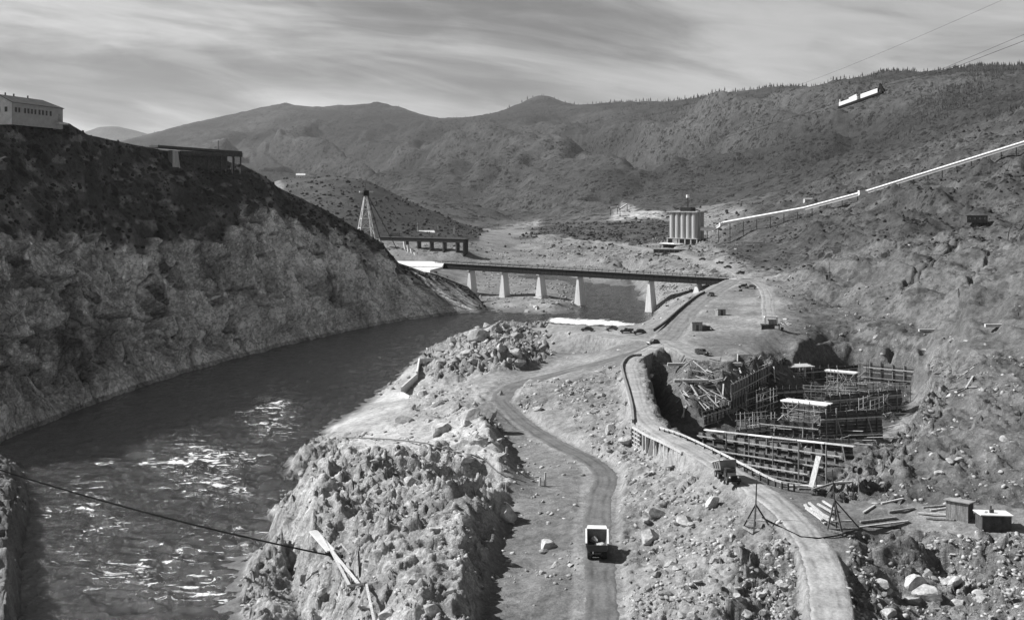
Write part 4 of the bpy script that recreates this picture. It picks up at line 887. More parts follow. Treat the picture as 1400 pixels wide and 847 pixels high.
A1, B1 = V(216, 200, 430), V(331, 208.5, 462)
dv = Vector((B1.x - A1.x, B1.y - A1.y, 0)); rz = math.atan2(dv.y, dv.x); ln_ = dv.length
t = thing('ridge_deck', 'dark flat deck on posts jutting from the left ridge below the house', 'deck', (A1.x, A1.y, B1.z), rz)
MB().hexa([(0, 0, A1.z - B1.z - .4), (ln_, 0, -.4), (ln_, 6, -.4), (0, 6, A1.z - B1.z - .4), (0, 0, A1.z - B1.z + .5), (ln_, 0, .5), (ln_, 6, .5), (0, 6, A1.z - B1.z + .5)]).build('deck_slab', roof_dark, t)
MB().beam((ln_ * .25, -.15, -1.0), (ln_, -.15, -1.1), .25, 1.6).build('edge_beam', timber_dark, t)
for k in (.26, .42, .58, .74, .9, .985):
    for yy in (.2, 5.6): MB().beam((ln_ * k, yy, -9), (ln_ * k, yy, -.4), .45).build('post', timber_dark, t)
MB().box(ln_ * .25, ln_ * .9, 4.5, 4.8, -7, -.4).build('back_wall', timber_dark, t)
MB().hexa([(ln_ * .16, -.3, -8), (ln_ * .25, -.3, -8), (ln_ * .25, 3, -8), (ln_ * .16, 3, -8), (ln_ * .16, -.3, -.1), (ln_ * .22, -.3, -.5), (ln_ * .22, 3, -.5), (ln_ * .16, 3, -.1)]).build('abutment', concrete, t)
MB().beam((ln_ * .72, 1, .5), (ln_ * .72, 1, 4.6), .22).build('pole', timber_dark, t)

# ------------------------------------------------------------------ head tower
b0 = V(500, 321, 620); zb = 37.0; top = V(500, 268, 620).z
t = thing('lattice_tower', 'pale lattice tower with dark cab rising behind the left ridge', 'tower', (b0.x, b0.y, zb), R(20)); H_ = top - zb; wb, wt = 8.2, 1.3
def cor(k, i): w__ = (wb + (wt - wb) * k) / 2; sx, sy = ((-1, -1), (1, -1), (1, 1), (-1, 1))[i]; return Vector((sx * w__, sy * w__, H_ * k))
for i in range(4): MB().beam(cor(-.12, i), cor(1, i), .45).build('leg', white_paint, t)
lv = [0, .18, .42, .66, .86, 1]
for a, b in zip(lv[:-1], lv[1:]):
    for i in range(4):
        j = (i + 1) % 4
        MB().beam(cor(b, i), cor(b, j), .3).build('girt', white_paint, t)
        MB().beam(cor(a, i), cor(b, j), .13).build('brace', concrete_white, t); MB().beam(cor(a, j), cor(b, i), .13).build('brace', concrete_white, t)
MB().box(-1.4, 1.6, -1.4, 1.4, H_ + .1, H_ + 3.2).build('cab', steel_dark, t); MB().box(-3.6, 4.2, -.5, .5, H_ + 2.0, H_ + 2.8).build('cross_arm', white_paint, t)
MB().beam((0, 0, H_ + 3.2), (0, 0, H_ + 8), .3).build('mast', timber_dark, t)
MB().beam((1.2, 0, H_ + .5), (20, 7, -9), .35).build('back_stay', timber_dark, t); MB().beam((1.2, .5, H_ + .5), (13, 12, -9), .35).build('back_stay', timber_dark, t)

# ------------------------------------------------------------------ upstream trestle, apron, poles
t0, t1 = V(520, 324.5, 1010), V(635, 329, 960); dv = t1 - t0; rz = math.atan2(dv.y, dv.x); ln_ = Vector((dv.x, dv.y)).length
t = thing('trestle_bridge', 'low dark trestle on short posts upstream of the long bridge', 'bridge', (t0.x, t0.y, t1.z), rz)
MB().box(0, ln_, 0, 6, -2.0, 1.2).build('girder', steel_dark, t); MB().box(-4, ln_ + 1, -.6, 6.6, 1.22, 1.6).build('deck', roof_dark, t)
for k in (.3, .45, .6, .75, .9):
    MB().box(ln_ * k - .6, ln_ * k + .6, .5, 5.5, -24, -2.0).build('pier', timber_dark, t)
MB().box(ln_ - 1.5, ln_ - .2, -.3, 6.3, -24, -2.0).build('end_pier', steel_dark, t)
for k in range(4): MB().beam((ln_ * (.33 + .05 * k), -4 - k, -2 - 3 * k), (ln_ * (.36 + .05 * k), -6 - k, -9 - 2 * k), 2.2, 1.4).build('concrete_block', concrete_white, t)
ap = [VZ(538, 357, 19), VZ(590, 357.6, 19), VZ(607, 360, 19), VZ(604, 365.5, 19), VZ(588, 369.5, 19), VZ(552, 364.5, 19)]
mb = MB(); mb.add([(p_.x, p_.y, 19.2) for p_ in ap] + [(p_.x, p_.y, 17.8) for p_ in ap], [tuple(range(6)), tuple(range(11, 5, -1))] + [(i, i + 6, (i + 1) % 6 + 6, (i + 1) % 6) for i in range(6)])
tag(mb.build('concrete_apron', concrete_white), 'bright white concrete apron where the long bridge meets the left bank', 'apron')
pg = 'poles standing on the flat behind the trestle'
for px, p1, p2, Y in ((571, 305, 324, 1120), (599, 306, 320, 1150), (621, 308, 322, 1130), (646, 315, 325, 1160)):
    b = V(px, p2, Y); tpp = V(px, p1, Y); t = thing('utility_pole', 'thin pale utility pole behind the dark trestle', 'pole', (b.x, b.y, b.z - 4), 0, pg)
    MB().cyl((0, 0, 0), (0, 0, tpp.z - b.z + 4), .45, .3, 6).build('mast', concrete, t); MB().beam((-1.6, 0, tpp.z - b.z + 2.8), (1.6, 0, tpp.z - b.z + 2.8), .3).build('cross_arm', timber, t)
t = shed('site_office', 'small pale roofed hut on the flat beyond the trestle', V(583, 322, 1130) - Vector((0, 0, 2)), R(20), 16, 8, 5, timber_pale, white_metal, 'gable', door=False, cat='hut')
shed('site_store', 'low white roofed shed left of the pale hut beyond the trestle', V(540, 321, 1080) - Vector((0, 0, 1)), R(-10), 9, 6, 3, timber, white_metal, 'mono', door=False)

# ------------------------------------------------------------------ the long bridge
BL, BR = Vector((-43.5, 652.8, 19.3)), Vector((107, 529, 19.3)); dv = BR - BL; rz = math.atan2(dv.y, dv.x); ln_ = dv.length
t = thing('river_bridge', 'long dark girder bridge on pale tapered piers across the river', 'bridge', BL, rz)
MB().box(0, ln_, -3.4, 3.4, -.45, 0).build('deck', roof_grey, t)
for yy in (-3.45, 3.45): MB().box(0, ln_, yy - .045, yy + .045, -.6, .12).build('edge_beam', steel_dark, t)
for yy in (-2.9, 2.9): MB().box(1, ln_ - 1, yy - .18, yy + .18, -3.4, -.46).build('girder', steel_dark, t)
for k in range(34): MB().beam((1.5 + k * (ln_ - 3) / 33, -2.7, -2.0), (1.5 + k * (ln_ - 3) / 33, 2.7, -2.0), .2, 1.8).build('cross_frame', steel_dark, t)
st = MB()
for k in range(90): st.box(1.5 + k * 2.5 - .06, 1.5 + k * 2.5 + .06, -3.16, -3.085, -3.35, -.5)
st.build('stiffener', steel_dark, t, kind='stuff')
for yy in (-3.25, 3.25):
    for zz in (.45, .95): MB().box(0, ln_, yy - .07, yy + .07, zz, zz + .13).build('rail', steel_dark, t)
    for k in range(46): MB().box(k * ln_ / 45.5 - .08, k * ln_ / 45.5 + .08, yy - .065, yy + .065, 0, 1.1).build('rail_post', steel_dark, t)
for px, zb in ((645, -.5), (690, -2), (740, 1), (793, -2.5), (890, -3), (955, 7)):
    u = (px - CX) / F; k = (BL.x - u * BL.y) / (u * dv.y - dv.x); d = ln_ * k; zb -= 19.3
    pr = MB().hexa([(d - 2.1, -2.6, zb + 3), (d + 2.1, -2.6, zb + 3), (d + 2.1, 2.6, zb + 3), (d - 2.1, 2.6, zb + 3), (d - .5, -2.2, -3.9), (d + .5, -2.2, -3.9), (d + .5, 2.2, -3.9), (d - .5, 2.2, -3.9)]).build('pier', concrete_white, t)
    MB().box(d - 2.7, d + 2.7, -3.3, 3.3, zb - 2, zb + 2.6).build('footing', concrete_white, pr)
    MB().box(d - .8, d + .8, -3.3, 3.3, -3.88, -3.42).build('cap', concrete, pr)
MB().box(ln_ - .5, ln_ + 5, -4, 4, -6, -.02).build('abutment', concrete_white, t)

# ------------------------------------------------------------------ silo block and conveyor
b = V(939, 333, 915); t = thing('cement_silo', 'block of pale fluted silos with a headhouse at the conveyor foot', 'silo', (b.x, b.y, b.z - 1), R(-38)); Hs = V(939, 290, 915).z - b.z + 1
rc_ = 2.65; silo_c = simple('silo_concrete', .40, .85, .18, .3, .2, streak=True)
for j in range(3):
    for i in range(5):
        if j == 1 and 0 < i < 4: continue
        MB().cyl(((i - 2) * 2 * rc_ * .97, (j - 1) * 2 * rc_ * .97, 5.5), ((i - 2) * 2 * rc_ * .97, (j - 1) * 2 * rc_ * .97, Hs), rc_, n=16).build('silo_cell', silo_c, t, smooth=False)
for i in range(6): MB().box((i - 2.5) * 5.5 - .5, (i - 2.5) * 5.5 + .5, -8.4, -7.4, -2, 5.6).build('column', concrete, t)
for j in range(4): MB().box(13.2, 14.2, (j - 1.5) * 4.9 - .5, (j - 1.5) * 4.9 + .5, -2, 5.6).build('column', concrete, t)
MB().box(-13.5, 13, -7, 8, -2, 5.4).build('base_room', timber_dark, t)
MB().box(-14.4, 14.4, -8.7, 8.7, 5.3, 5.9).build('base_slab', concrete, t); MB().box(-14.5, 14.5, -8.8, 8.8, Hs, Hs + .8).build('roof_slab', concrete, t)
MB().box(-4, 6, -4, 4, Hs + .82, Hs + 4).build('headhouse', steel_dark, t); MB().beam((1, 0, Hs + 4), (1, 0, Hs + 12), .6).build('mast', steel_dark, t); MB().cyl((1, 0, Hs + 12), (1, 0, Hs + 14.5), 1.5, n=8).build('mast_head', white_paint, t)
MB().beam((-12, -2, Hs + 4), (-4, 0, Hs + 1.5), .8).build('brace', steel_dark, t); MB().beam((6, 0, Hs + 3), (11, 3, Hs + 1), .8).build('brace', steel_dark, t)
b = V(917, 333, 860); t = thing('loading_canopy', 'flat white canopy roof in front of the silos', 'canopy', (b.x, b.y, b.z), R(-12))
MB().hexa([(-10, -5, -.2), (7, -5, -.8), (10, 5, -.4), (-6, 5, .3), (-10, -5, .2), (7, -5, -.4), (10, 5, 0), (-6, 5, .7)]).build('roof', white_metal, t); MB().box(2.5, 5, -1, 2, 0, 4.5).build('vent_box', white_metal, t)
for xx in (-8, -2, 4): MB().beam((xx, -3.5, -10), (xx, -3.5, -.4), .5).build('post', timber_dark, t)
MB().box(-6, 8, 1, 3, -9, -.5).build('back_wall', timber_dark, t)
b = V(925, 346, 790); t = thing('loading_dock', 'long dark loading dock on posts below the silo canopy', 'dock', (b.x, b.y, b.z), R(-14))
MB().box(-16, 11, -3, 3, .2, 2.6).build('dock_wall', timber_dark, t); MB().box(-17, 12, -3.6, 3.6, 2.62, 3.1).build('dock_roof', roof_grey, t)
for k in range(8): MB().beam((-16 + 3.7 * k, -3.2, -5), (-16 + 3.7 * k, -3.2, 2.6), .5).build('post', timber, t)
cv = [V(958, 315, 905), V(976, 316, 900), V(989, 307.5, 893), V(1100, 287.5, 872), V(1183, 265.5, 850), V(1400, 198, 800), V(1520, 160, 770)]
t = thing('conveyor_gallery', 'long white covered conveyor climbing the right hillside from the silos', 'conveyor', cv[0]); o0 = cv[0]
for i, (a, b) in enumerate(zip(cv[:-1], cv[1:])):
    a = a - o0; b = b - o0; d = b - a; n_ = Vector((-d.y, d.x, 0)).normalized() * 1.5
    sec = MB().hexa([a - n_, a + n_, b + n_, b - n_, a - n_ + Vector((0, 0, 2.1)), a + n_ + Vector((0, 0, 2.1)), b + n_ + Vector((0, 0, 2.1)), b - n_ + Vector((0, 0, 2.1))]).build('gallery', white_paint, t)
    u_ = Vector((0, 0, 1))
    MB().hexa([a - n_ * 1.2 + u_ * 2.11, a + n_ * 1.2 + u_ * 2.11, b + n_ * 1.2 + u_ * 2.11, b - n_ * 1.2 + u_ * 2.11, a - n_ * .2 + u_ * 3.0, a + n_ * .2 + u_ * 3.0, b + n_ * .2 + u_ * 3.0, b - n_ * .2 + u_ * 3.0]).build('roof', white_paint, sec)
    m_ = max(1, int(d.length / 10))
    for k in range(m_):
        p_ = a + d * ((k + .5) / m_); wp = p_ + o0; zg = zat(wp.x, wp.y) - o0.z - 1
        if zg > p_.z - .3: zg = p_.z - 3
        bt = MB().beam((p_.x, p_.y, zg), (p_.x, p_.y, p_.z), .5).build('bent', timber_dark, t); MB().beam((p_.x - n_.x * 1.4, p_.y - n_.y * 1.4, p_.z - .25), (p_.x + n_.x * 1.4, p_.y + n_.y * 1.4, p_.z - .25), .4).build('cap', timber_dark, bt)
for c_, s_ in ((cv[4], 3.2), (cv[2], 1.9)):
    c_ = c_ - o0; MB().box(c_.x - s_ * 1.6, c_.x + s_ * 1.6, c_.y - 2, c_.y + 2, c_.z - .6, c_.z + s_ * .9).build('transfer_house', white_paint, t)
b = V(838, 284, 1500); t = thing('stockpile_conveyor', 'short white bent conveyor above the pale gravel heap', 'conveyor', b)
pts = [Vector((-3, 0, 0)), Vector((6, 0, 1.5)), Vector((10, 2, -1.5)), Vector((20, 4, 5))]
for a, c_ in zip(pts[:-1], pts[1:]): MB().beam(a, c_, 2, 2).build('gallery', white_paint, t)
for p_ in pts: MB().beam((p_.x, p_.y, p_.z - 10), p_, .7).build('bent', timber_dark, t)

# ------------------------------------------------------------------ cableway
def cable(name, label, pts, r, sag, mat=cable_m, n=24, cat='cable'):
    mb = MB(); P = []
    for a, b in zip(pts[:-1], pts[1:]):
        a = Vector(a); b = Vector(b)
        for k in range(n): s_ = k / n; P.append(a.lerp(b, s_) - Vector((0, 0, sag * 4 * s_ * (1 - s_))))
    P.append(Vector(pts[-1])); mb.tube(P, r, 5)
    return tag(mb.build(name, mat), label, cat)
k0, k1 = V(1147, 145, 330), V(1207, 124, 318)
t = thing('cableway_carriage', 'long white cableway carriage hanging in the air before the mountains', 'carriage', k0); d = k1 - k0; ex = d.normalized(); up = Vector((0, 0, 1)); sd_ = ex.cross(up).normalized()
def LP_(s_, z_, y_=0): return ex * (d.length * s_) + up * z_ + sd_ * y_
def panel(s0, s1, z0, z1, y_=0, th=.5, z0b=None, z1b=None):
    z0b = z0 if z0b is None else z0b; z1b = z1 if z1b is None else z1b
    return MB().hexa([LP_(s0, z0, y_ - th), LP_(s1, z0b, y_ - th), LP_(s1, z0b, y_ + th), LP_(s0, z0, y_ + th), LP_(s0, z1, y_ - th), LP_(s1, z1b, y_ - th), LP_(s1, z1b, y_ + th), LP_(s0, z1, y_ + th)])
panel(0, 1, -.8, -.15).build('beam', steel_dark, t); panel(.02, .44, -.12, .95, 0, .45, None, .95).build('side_panel', white_paint, t); panel(.52, .9, -.12, 1.15, 0, .45).build('side_panel', white_paint, t)
panel(.2, .42, .95, 1.3, 0, .3, .95, 1.7).build('cover', white_paint, t)
MB().beam(LP_(.03, -.1), LP_(.03, 1.9), .35).build('hanger', white_paint, t)
MB().beam(LP_(.98, -.5), LP_(.93, 2.3), .5).build('frame_leg', steel_dark, t); MB().beam(LP_(.9, .2), LP_(.93, 1.9), .3).build('frame_leg', steel_dark, t); MB().beam(LP_(1.03, -.4), LP_(.93, 2.3), .55).build('frame_leg', steel_dark, t)
for s_ in (.1, .22, .62, .7, .86): wv_ = MB().cyl(LP_(s_, 1.2, -.3), LP_(s_, 1.2, .3), .38, n=10).build('sheave', steel_dark, t)
cable('track_cable', 'taut cable passing the white carriage up to the right', [V(980, 192, 420), V(1100, 155.5, 350), k0 + up * 1.2, k1 + up * 1.2, V(1290, 98, 290), V(1460, 33, 235)], .045, 0)
cable('hoist_cable', 'second thin cable close above the track cable at far right', [k1 + up * 2, V(1290, 93.5, 290), V(1460, 22, 235)], .035, 0)
cable('overhead_cable', 'faint thin cable crossing the upper right sky', [V(1090, 117, 520), V(1200, 74, 430), V(1470, -45, 300)], .035, .3)

# ------------------------------------------------------------------ near cable and its timber anchor on the spit
an = G(455, 768)
cable('anchor_cable', 'thick black cable strung across the river from the left bank', [Vector(Py(-60, 622, 182)), an + Vector((0, 0, .9))], .13, 1.0, n=40)
def logs(name, label, cat, spec, group=None, mat=timber):
    for (a, b, w_, h_) in spec: tag(MB().beam(a, b, w_, h_).build(name, mat), label, cat, group)
t = thing('cable_anchor', 'timber A frame anchoring the black cable on the rocky spit', 'anchor frame', an); g0 = an
def gl(px, py, dz=0): return G(px, py) - g0 + Vector((0, 0, dz))
MB().beam(gl(428, 738, .5), gl(452, 764, .7), 1.25, .22).build('wide_board', white_paint, t)
MB().beam(gl(452, 765, .9), gl(492, 806, .5), .28, .3).build('strut', timber_pale, t); MB().beam(gl(452, 765, .9), gl(478, 806, .35), .28, .3).build('strut', timber_pale, t)
MB().beam(gl(476, 804, .3), gl(500, 808, .5), .35, .3).build('sill', timber_dark, t); MB().beam(gl(446, 766, .8), gl(468, 769, .9), .4, .4).build('anchor_bar', steel_dark, t)
MB().beam(gl(455, 766, .8), gl(440, 740, .7), .2).build('rail', timber_pale, t)
t = thing('ladder_track', 'pair of long pale rails running down the near rock from the anchor frame', 'rails', G(491, 812)); g0 = G(491, 812)
for a, b in (((490, 810), (494, 866)), ((501, 808), (514, 866))): MB().beam(gl(*a, .4), gl(*b, .45), .26, .26).build('rail', timber_pale, t)
for k in (822, 838, 852): MB().beam(gl(490, k, .25), gl(507, k, .25), .2).build('tie', timber_dark, t)
pgp = 'loose poles lying on the spit rock by the anchor'
for a, b in (((466, 745), (478, 762)), ((494, 781), (512, 792)), ((470, 842), (482, 830)), ((455, 755), (470, 776))):
    tag(MB().beam(G(*a) + Vector((0, 0, .25)), G(*b) + Vector((0, 0, .25)), .16).build('loose_pole', timber_pale), 'loose timber pole lying on spit rock beside the cable anchor', 'pole', pgp)
pts = [G(px, py) + Vector((0, 0, .35)) for px, py in ((468, 600), (486, 602), (510, 602), (535, 603), (560, 605), (585, 610), (606, 617), (625, 622), (645, 628), (662, 637), (680, 648), (702, 656), (720, 662))]
cable('water_pipe', 'thin dark pipe winding over the sandy top of the spit', pts, .13, 0, rust, 3, 'pipe')
# pipelines on the right slope
for nm, lb, P_, r in (('drain_pipe', 'straight dark pipe trench down the right slope below the long hut', ((1313, 327), (1290, 347), (1268, 368), (1242, 390)), .55), ('slope_pipe', 'thin dark pipe running down the far right slope', ((1399, 307), (1378, 322), (1345, 356), (1310, 395), (1311, 410)), .2)):
    e_ = [G(px, py, 200) for px, py in P_]; fine = [e_[0].lerp(e_[-1], k / 60) for k in range(61)] if nm == 'drain_pipe' else [a_.lerp(b_, k / 25) for a_, b_ in zip(e_[:-1], e_[1:]) for k in range(25)]
    cable(nm, lb, [on(p_.x, p_.y, .12) for p_ in fine], r, 0, timber_dark, 1, 'pipe')

# ------------------------------------------------------------------ concrete wall at the water
W = [Vector(Pz(*q)) for q in ((613, 499, 4.2), (573, 503, 4.0), (570, 522, 3.6), (549, 541, 3.0), (560, 547, 2.6))]
t = thing('concrete_wall', 'angled pale concrete wall enclosing a corner of the spit shore', 'wall', W[1])
for a, b, hh in zip(W[:-1], W[1:], (3.0, 3.2, 2.6, 1.2)):
    a = a - W[1]; b = b - W[1]; MB().hexa([v_ for zz in (-3, None) for v_ in [Vector((p_.x, p_.y, (p_.z - 3) if zz else p_.z + hh)) + o_ for p_, o_ in ((a, Vector((-.22, -.22, 0))), (b, Vector((-.22, -.22, 0))), (b, Vector((.22, .22, 0))), (a, Vector((.22, .22, 0))))]]).build('wall_panel', concrete_white, t)

# ------------------------------------------------------------------ raised road: barrier, rail, crib
def along(pts, n): P = catmull([Pz(*q) for q in pts], n); return [Vector(p_) for p_ in P]
B = along([(878, 486, 14.3), (862, 488, 14.3), (852, 498, 14.4), (853, 512, 14.6), (859, 532, 15), (865, 556, 15.3), (867, 577, 15.6)], 3)
t = thing('log_barrier', 'dark low log barrier along the outer bend of the raised road', 'barrier', B[0])
for a, b in zip(B[:-1], B[1:]): MB().beam(a - B[0] + Vector((-.2, 0, .25)), b - B[0] + Vector((-.2, 0, .25)), .45, .7).build('log', timber, t)
B = along([(898, 452, 15.2), (912, 442, 15.9), (932, 424, 16.9), (952, 408, 17.8), (966, 400, 18.3)], 4)
t = thing('kerb_log', 'dark log kerb along the river side of the road up to the bridge', 'kerb', B[0])
for a, b in zip(B[:-1], B[1:]): MB().beam(a - B[0] + Vector((-.9, -.3, .3)), b - B[0] + Vector((-.9, -.3, .3)), .5, .9).build('log', timber_dark, t)
B = along([(902, 588, 16), (930, 597, 16.2), (975, 618, 16.5), (1018, 640, 16.6), (1060, 661, 16.6), (1094, 667, 16.5)], 4)
t = thing('guard_rail', 'low pale timber guard rail on the pit edge of the raised road', 'rail', B[0])
for a, b in zip(B[:-1], B[1:]):
    MB().beam(a - B[0] + Vector((0, 0, .55)), b - B[0] + Vector((0, 0, .55)), .22, .3).build('rail', timber_pale, t); MB().beam(a - B[0] + Vector((0, 0, -.6)), a - B[0] + Vector((0, 0, .6)), .25).build('post', timber_dark, t)
B = along([(866, 583, 15.3), (885, 594, 15.7), (905, 603, 16), (934, 618, 16.2)], 5)
B = [p_ + Vector((-.25, -.35, 0)) for p_ in B]
t = thing('timber_crib', 'row of pale and dark timber posts propping the raised road bend', 'crib wall', B[0])
for i, a in enumerate(B):
    a = a - B[0]; hh = 3.9 * (1 - .25 * i / len(B)); MB().cyl((a.x, a.y - .3, a.z - hh - 1.5), (a.x, a.y, a.z + .1), .22, .2, 7).build('post', timber_pale if i % 3 else timber_dark, t)
    if i: MB().beam(pa + Vector((0, -.25, .05)), a + Vector((0, -.25, .05)), .35, .35).build('cap_beam', timber_pale, t); MB().beam(pa + Vector((0, .5, -1.6)), a + Vector((0, .5, -1.6)), .12, 3.2).build('back_board', timber_dark, t)
    if 0 < i < 4:
        for k in range(4): MB().beam(pa + Vector((0, -.35, -.8 - .8 * k)), a + Vector((0, -.35, -.8 - .8 * k)), .14, .2).build('plank', timber_pale, t)
    pa = a
a = B[7] - B[0]; MB().beam(a + Vector((-.6, -.6, -2.0)), a + Vector((.4, -.6, -2.2)), .08, 3.6).build('white_board', white_paint, t)
B2 = [G(px, py) for px, py in ((893, 498), (899, 507), (905, 525), (900, 545))]
for px, py in ((745, 664), (738, 664), (692, 622)):
    q = G(px, py); tag(MB().cyl((q.x, q.y, q.z - .5), (q.x + .1, q.y, q.z + (2.4 if px == 745 else 1.5)), .22, .18, 7).build('timber_post', timber_pale), {745: 'stout pale post standing by the low road below the spit', 738: 'thin short post just left of the stout pale post', 692: 'short pale post in shade left of the low road'}[px], 'post')

# ------------------------------------------------------------------ mast tripods by the high road
def tripod(label, px, py, hm, lean, base):
    q = Vector(Pz(px, py, 15.9)); q.z = zat(q.x, q.y); t = thing('tripod_mast', label, 'tripod', q)
    MB().cyl((0, 0, -.3), (lean, 0, hm), .12, .08, 7).build('mast', timber_dark, t)
    for x_, y_ in base: MB().beam((x_, y_, -.1), (lean * .5, 0, hm * .5), .18, .18).build('leg', timber_dark, t)
    n_ = len(base)
    for i in range(n_): a, b = base[i], base[(i + 1) % n_]; MB().beam((a[0], a[1], .2), (b[0], b[1], .2), .26, .24).build('sill', timber if i != 1 else timber_dark, t)
    MB().beam((base[0][0] * .6, base[0][1] * .6, 1.2), (base[1][0] * .6, base[1][1] * .6, 1.2), .2).build('brace', timber_pale, t)
    return t
tripod('dark mast on a low timber tripod left of the high road', 1032, 712, 6.6, .25, [(-1.6, .4), (2.2, -.9), (-.7, -2.4)])
tripod('taller dark mast on a splayed timber tripod right of the high road', 1144, 722, 8.0, -.6, [(-1.5, -.6), (3.3, .1), (.2, -1.9)])
cable('drag_cable', 'dark cable lying across the high road between the two masts', [G(1042, 713) + Vector((0, 0, .5)), G(1065, 722) + Vector((0, 0, .15)), Vector(Pz(1095, 733, 16.05)), Vector(Pz(1120, 735, 16.05)), G(1146, 734) + Vector((0, 0, .2)), G(1175, 722) + Vector((0, 0, .2)), G(1232, 723) + Vector((0, 0, .15))], .09, 0, cable_m, 4)
sp = [((1100, 693), (1128, 718)), ((1106, 690), (1132, 712)), ((1108, 698), (1140, 714)), ((1118, 693), (1139, 705)), ((1125, 690), (1142, 700)), ((1102, 700), (1124, 716)), ((1112, 706), (1136, 719))]
for i, (a, b) in enumerate(sp): tag(MB().beam(G(*a) + Vector((0, 0, .25 + .06 * i)), G(*b) + Vector((0, 0, .25 + .05 * i)), .3, .22).build('timber', timber_pale), 'long pale timber in the jumbled heap left of the taller mast', 'timber', 'timbers heaped left of the taller mast')
sp = [((1172, 722), (1242, 714)), ((1176, 716), (1225, 710)), ((1205, 690), (1235, 684)), ((1262, 695), (1298, 692)), ((1255, 703), (1310, 706)), ((1266, 709), (1305, 712)), ((1180, 703), (1196, 692)), ((1215, 701), (1250, 697)), ((1272, 700), (1296, 696))]
for i, (a, b) in enumerate(sp): tag(MB().beam(G(*a) + Vector((0, 0, .15)), G(*b) + Vector((0, 0, .15)), .28, .2).build('timber', timber if i % 2 else timber_pale), 'long timber lying on the bare ground left of the sheds', 'timber', 'timbers strewn between mast and sheds')
sp = [((1072, 668), (1110, 666)), ((1080, 664), (1130, 667)), ((1110, 671), (1140, 668)), ((1130, 666), (1152, 664)), ((1092, 670), (1128, 671)), ((1140, 668), (1165, 670))]
for i, (a, b) in enumerate(sp): tag(MB().beam(G(*a) + Vector((0, 0, .2)), G(*b) + Vector((0, 0, .2)), .3, .25).build('timber', timber_pale if i % 2 else timber), 'rough timber lying along the near rim of the pit', 'timber', 'timbers along the near pit rim')
q = G(1172, 672); t = thing('cable_reel', 'dark cable reel lying by the pit rim right of the timbers', 'reel', q, R(30))
for yy in (-.5, .5): MB().cyl((0, yy - .06, .5), (0, yy + .06, .5), .55, n=12).build('flange', timber_dark, t)
MB().cyl((0, -.44, .5), (0, .44, .5), .3, n=10).build('drum', rust, t)
# ------------------------------------------------------------------ the pit: formwork, scaffolds, decks
def form_wall(name, label, a, b, zb, h, nb, npost, mat=timber, brace=True, group=None, lean=0):
    a = Vector((a[0], a[1], zb)); b = Vector((b[0], b[1], zb)); d = b - a; L_ = d.length; rz = math.atan2(d.y, d.x)
    t = thing(name, label, 'formwork', a, rz, group); bh = h / nb
    for i in range(nb): MB().box(random.uniform(-.5, .1), L_ + random.uniform(-.1, .5), random.uniform(-.03, .03), .14, i * bh + .03, (i + 1) * bh - .03).build('board', random.choice((mat, timber, timber_dark)), t)
    for k in range(npost):
        x_ = L_ * (k + .5) / npost; MB().box(x_ - .13, x_ + .13, -.3, -.05, -.3, h + random.uniform(.1, .9)).build('stud', random.choice((timber_dark, timber)), t)
    for k in range(2): MB().box(-.2, L_ + .2, -.52, -.31, h * (.25 + .5 * k), h * (.25 + .5 * k) + .24).build('waler', timber_pale if k else timber, t)
    if brace:
        for k in range(max(1, npost // 3)): x_ = L_ * (k + .5) / max(1, npost // 3); MB().beam((x_, -.4, h * .8), (x_ + .4, -3.2, -.2), .2).build('brace', timber, t)
    return t
def scaffold(label, a, b, zb, depth, h, nx, nz, deck=None, group=None):
    nx = nx + 3 if nx > 2 else nx; nz = nz + 1; a = Vector((a[0], a[1], zb)); d = Vector((b[0] - a.x, b[1] - a.y, 0)); L_ = d.length; rz = math.atan2(d.y, d.x)
    t = thing('scaffold', label, 'scaffold', a, rz, group)
    for i in range(nx):
        for y_ in (0, depth): x_ = L_ * i / (nx - 1); MB().beam((x_, y_, -1.8), (x_ + random.uniform(-.15, .15), y_, h + random.uniform(-.2, .8)), .14).build('post', random.choice((timber, timber_pale, timber_dark)), t)
    for k in range(1, nz + 1):
        z_ = h * k / nz
        for y_ in (0, depth): MB().beam((-.4, y_ - .15, z_), (L_ + .4, y_ - .15, z_ + random.uniform(-.1, .1)), .10, .15).build('ledger', random.choice((timber, timber_pale)), t)
        for i in range(nx - 1):
            if random.random() < .45: s_ = random.choice((0, 1)); x0, x1 = L_ * (i + s_) / (nx - 1), L_ * (i + 1 - s_) / (nx - 1); MB().beam((x0, -.25, z_ - h / nz), (x1, -.25, z_), .08, .12).build('brace', random.choice((timber_pale, timber)), t)
    if deck:
        n_ = 6
        for i in range(n_): MB().box(-.5 + random.uniform(-.5, .2), L_ + random.uniform(0, .7), depth * i / n_ + .03, depth * (i + 1) / n_ - .03, h + .1 + .02 * i, h + .22 + .02 * i).build('deck_board', deck, t)
    return t
def xy(px, py, z): p_ = Pz(px, py, z); return (p_[0], p_[1])
form_wall('plank_form', 'wide dark plank form at the far right corner of the pit', xy(1182, 522, 3.2), xy(1260, 530, 3.2), 3.2, 6.0, 8, 5, timber_dark, False)
form_wall('stud_form', 'long grey studded form receding along the left side of the pit', xy(1000, 577, 3), xy(1074, 532, 3), 3, 9.5, 9, 22, timber, False)
form_wall('stud_form', 'shorter studded form standing below the lumber shelf in the pit', xy(962, 588, 3), xy(998, 576, 3), 3, 4.5, 5, 7, timber, True)
form_wall('plank_form', 'broad plank form with dark boards in the middle right of the pit', xy(1122, 606, 2.5), xy(1205, 598, 3), 2.5, 7.2, 9, 6, timber_dark, True)
form_wall('plank_form', 'plank form beneath the brightest deck in the pit', xy(1040, 602, 2), xy(1118, 610, 2), 2, 5.2, 6, 6, timber, True)
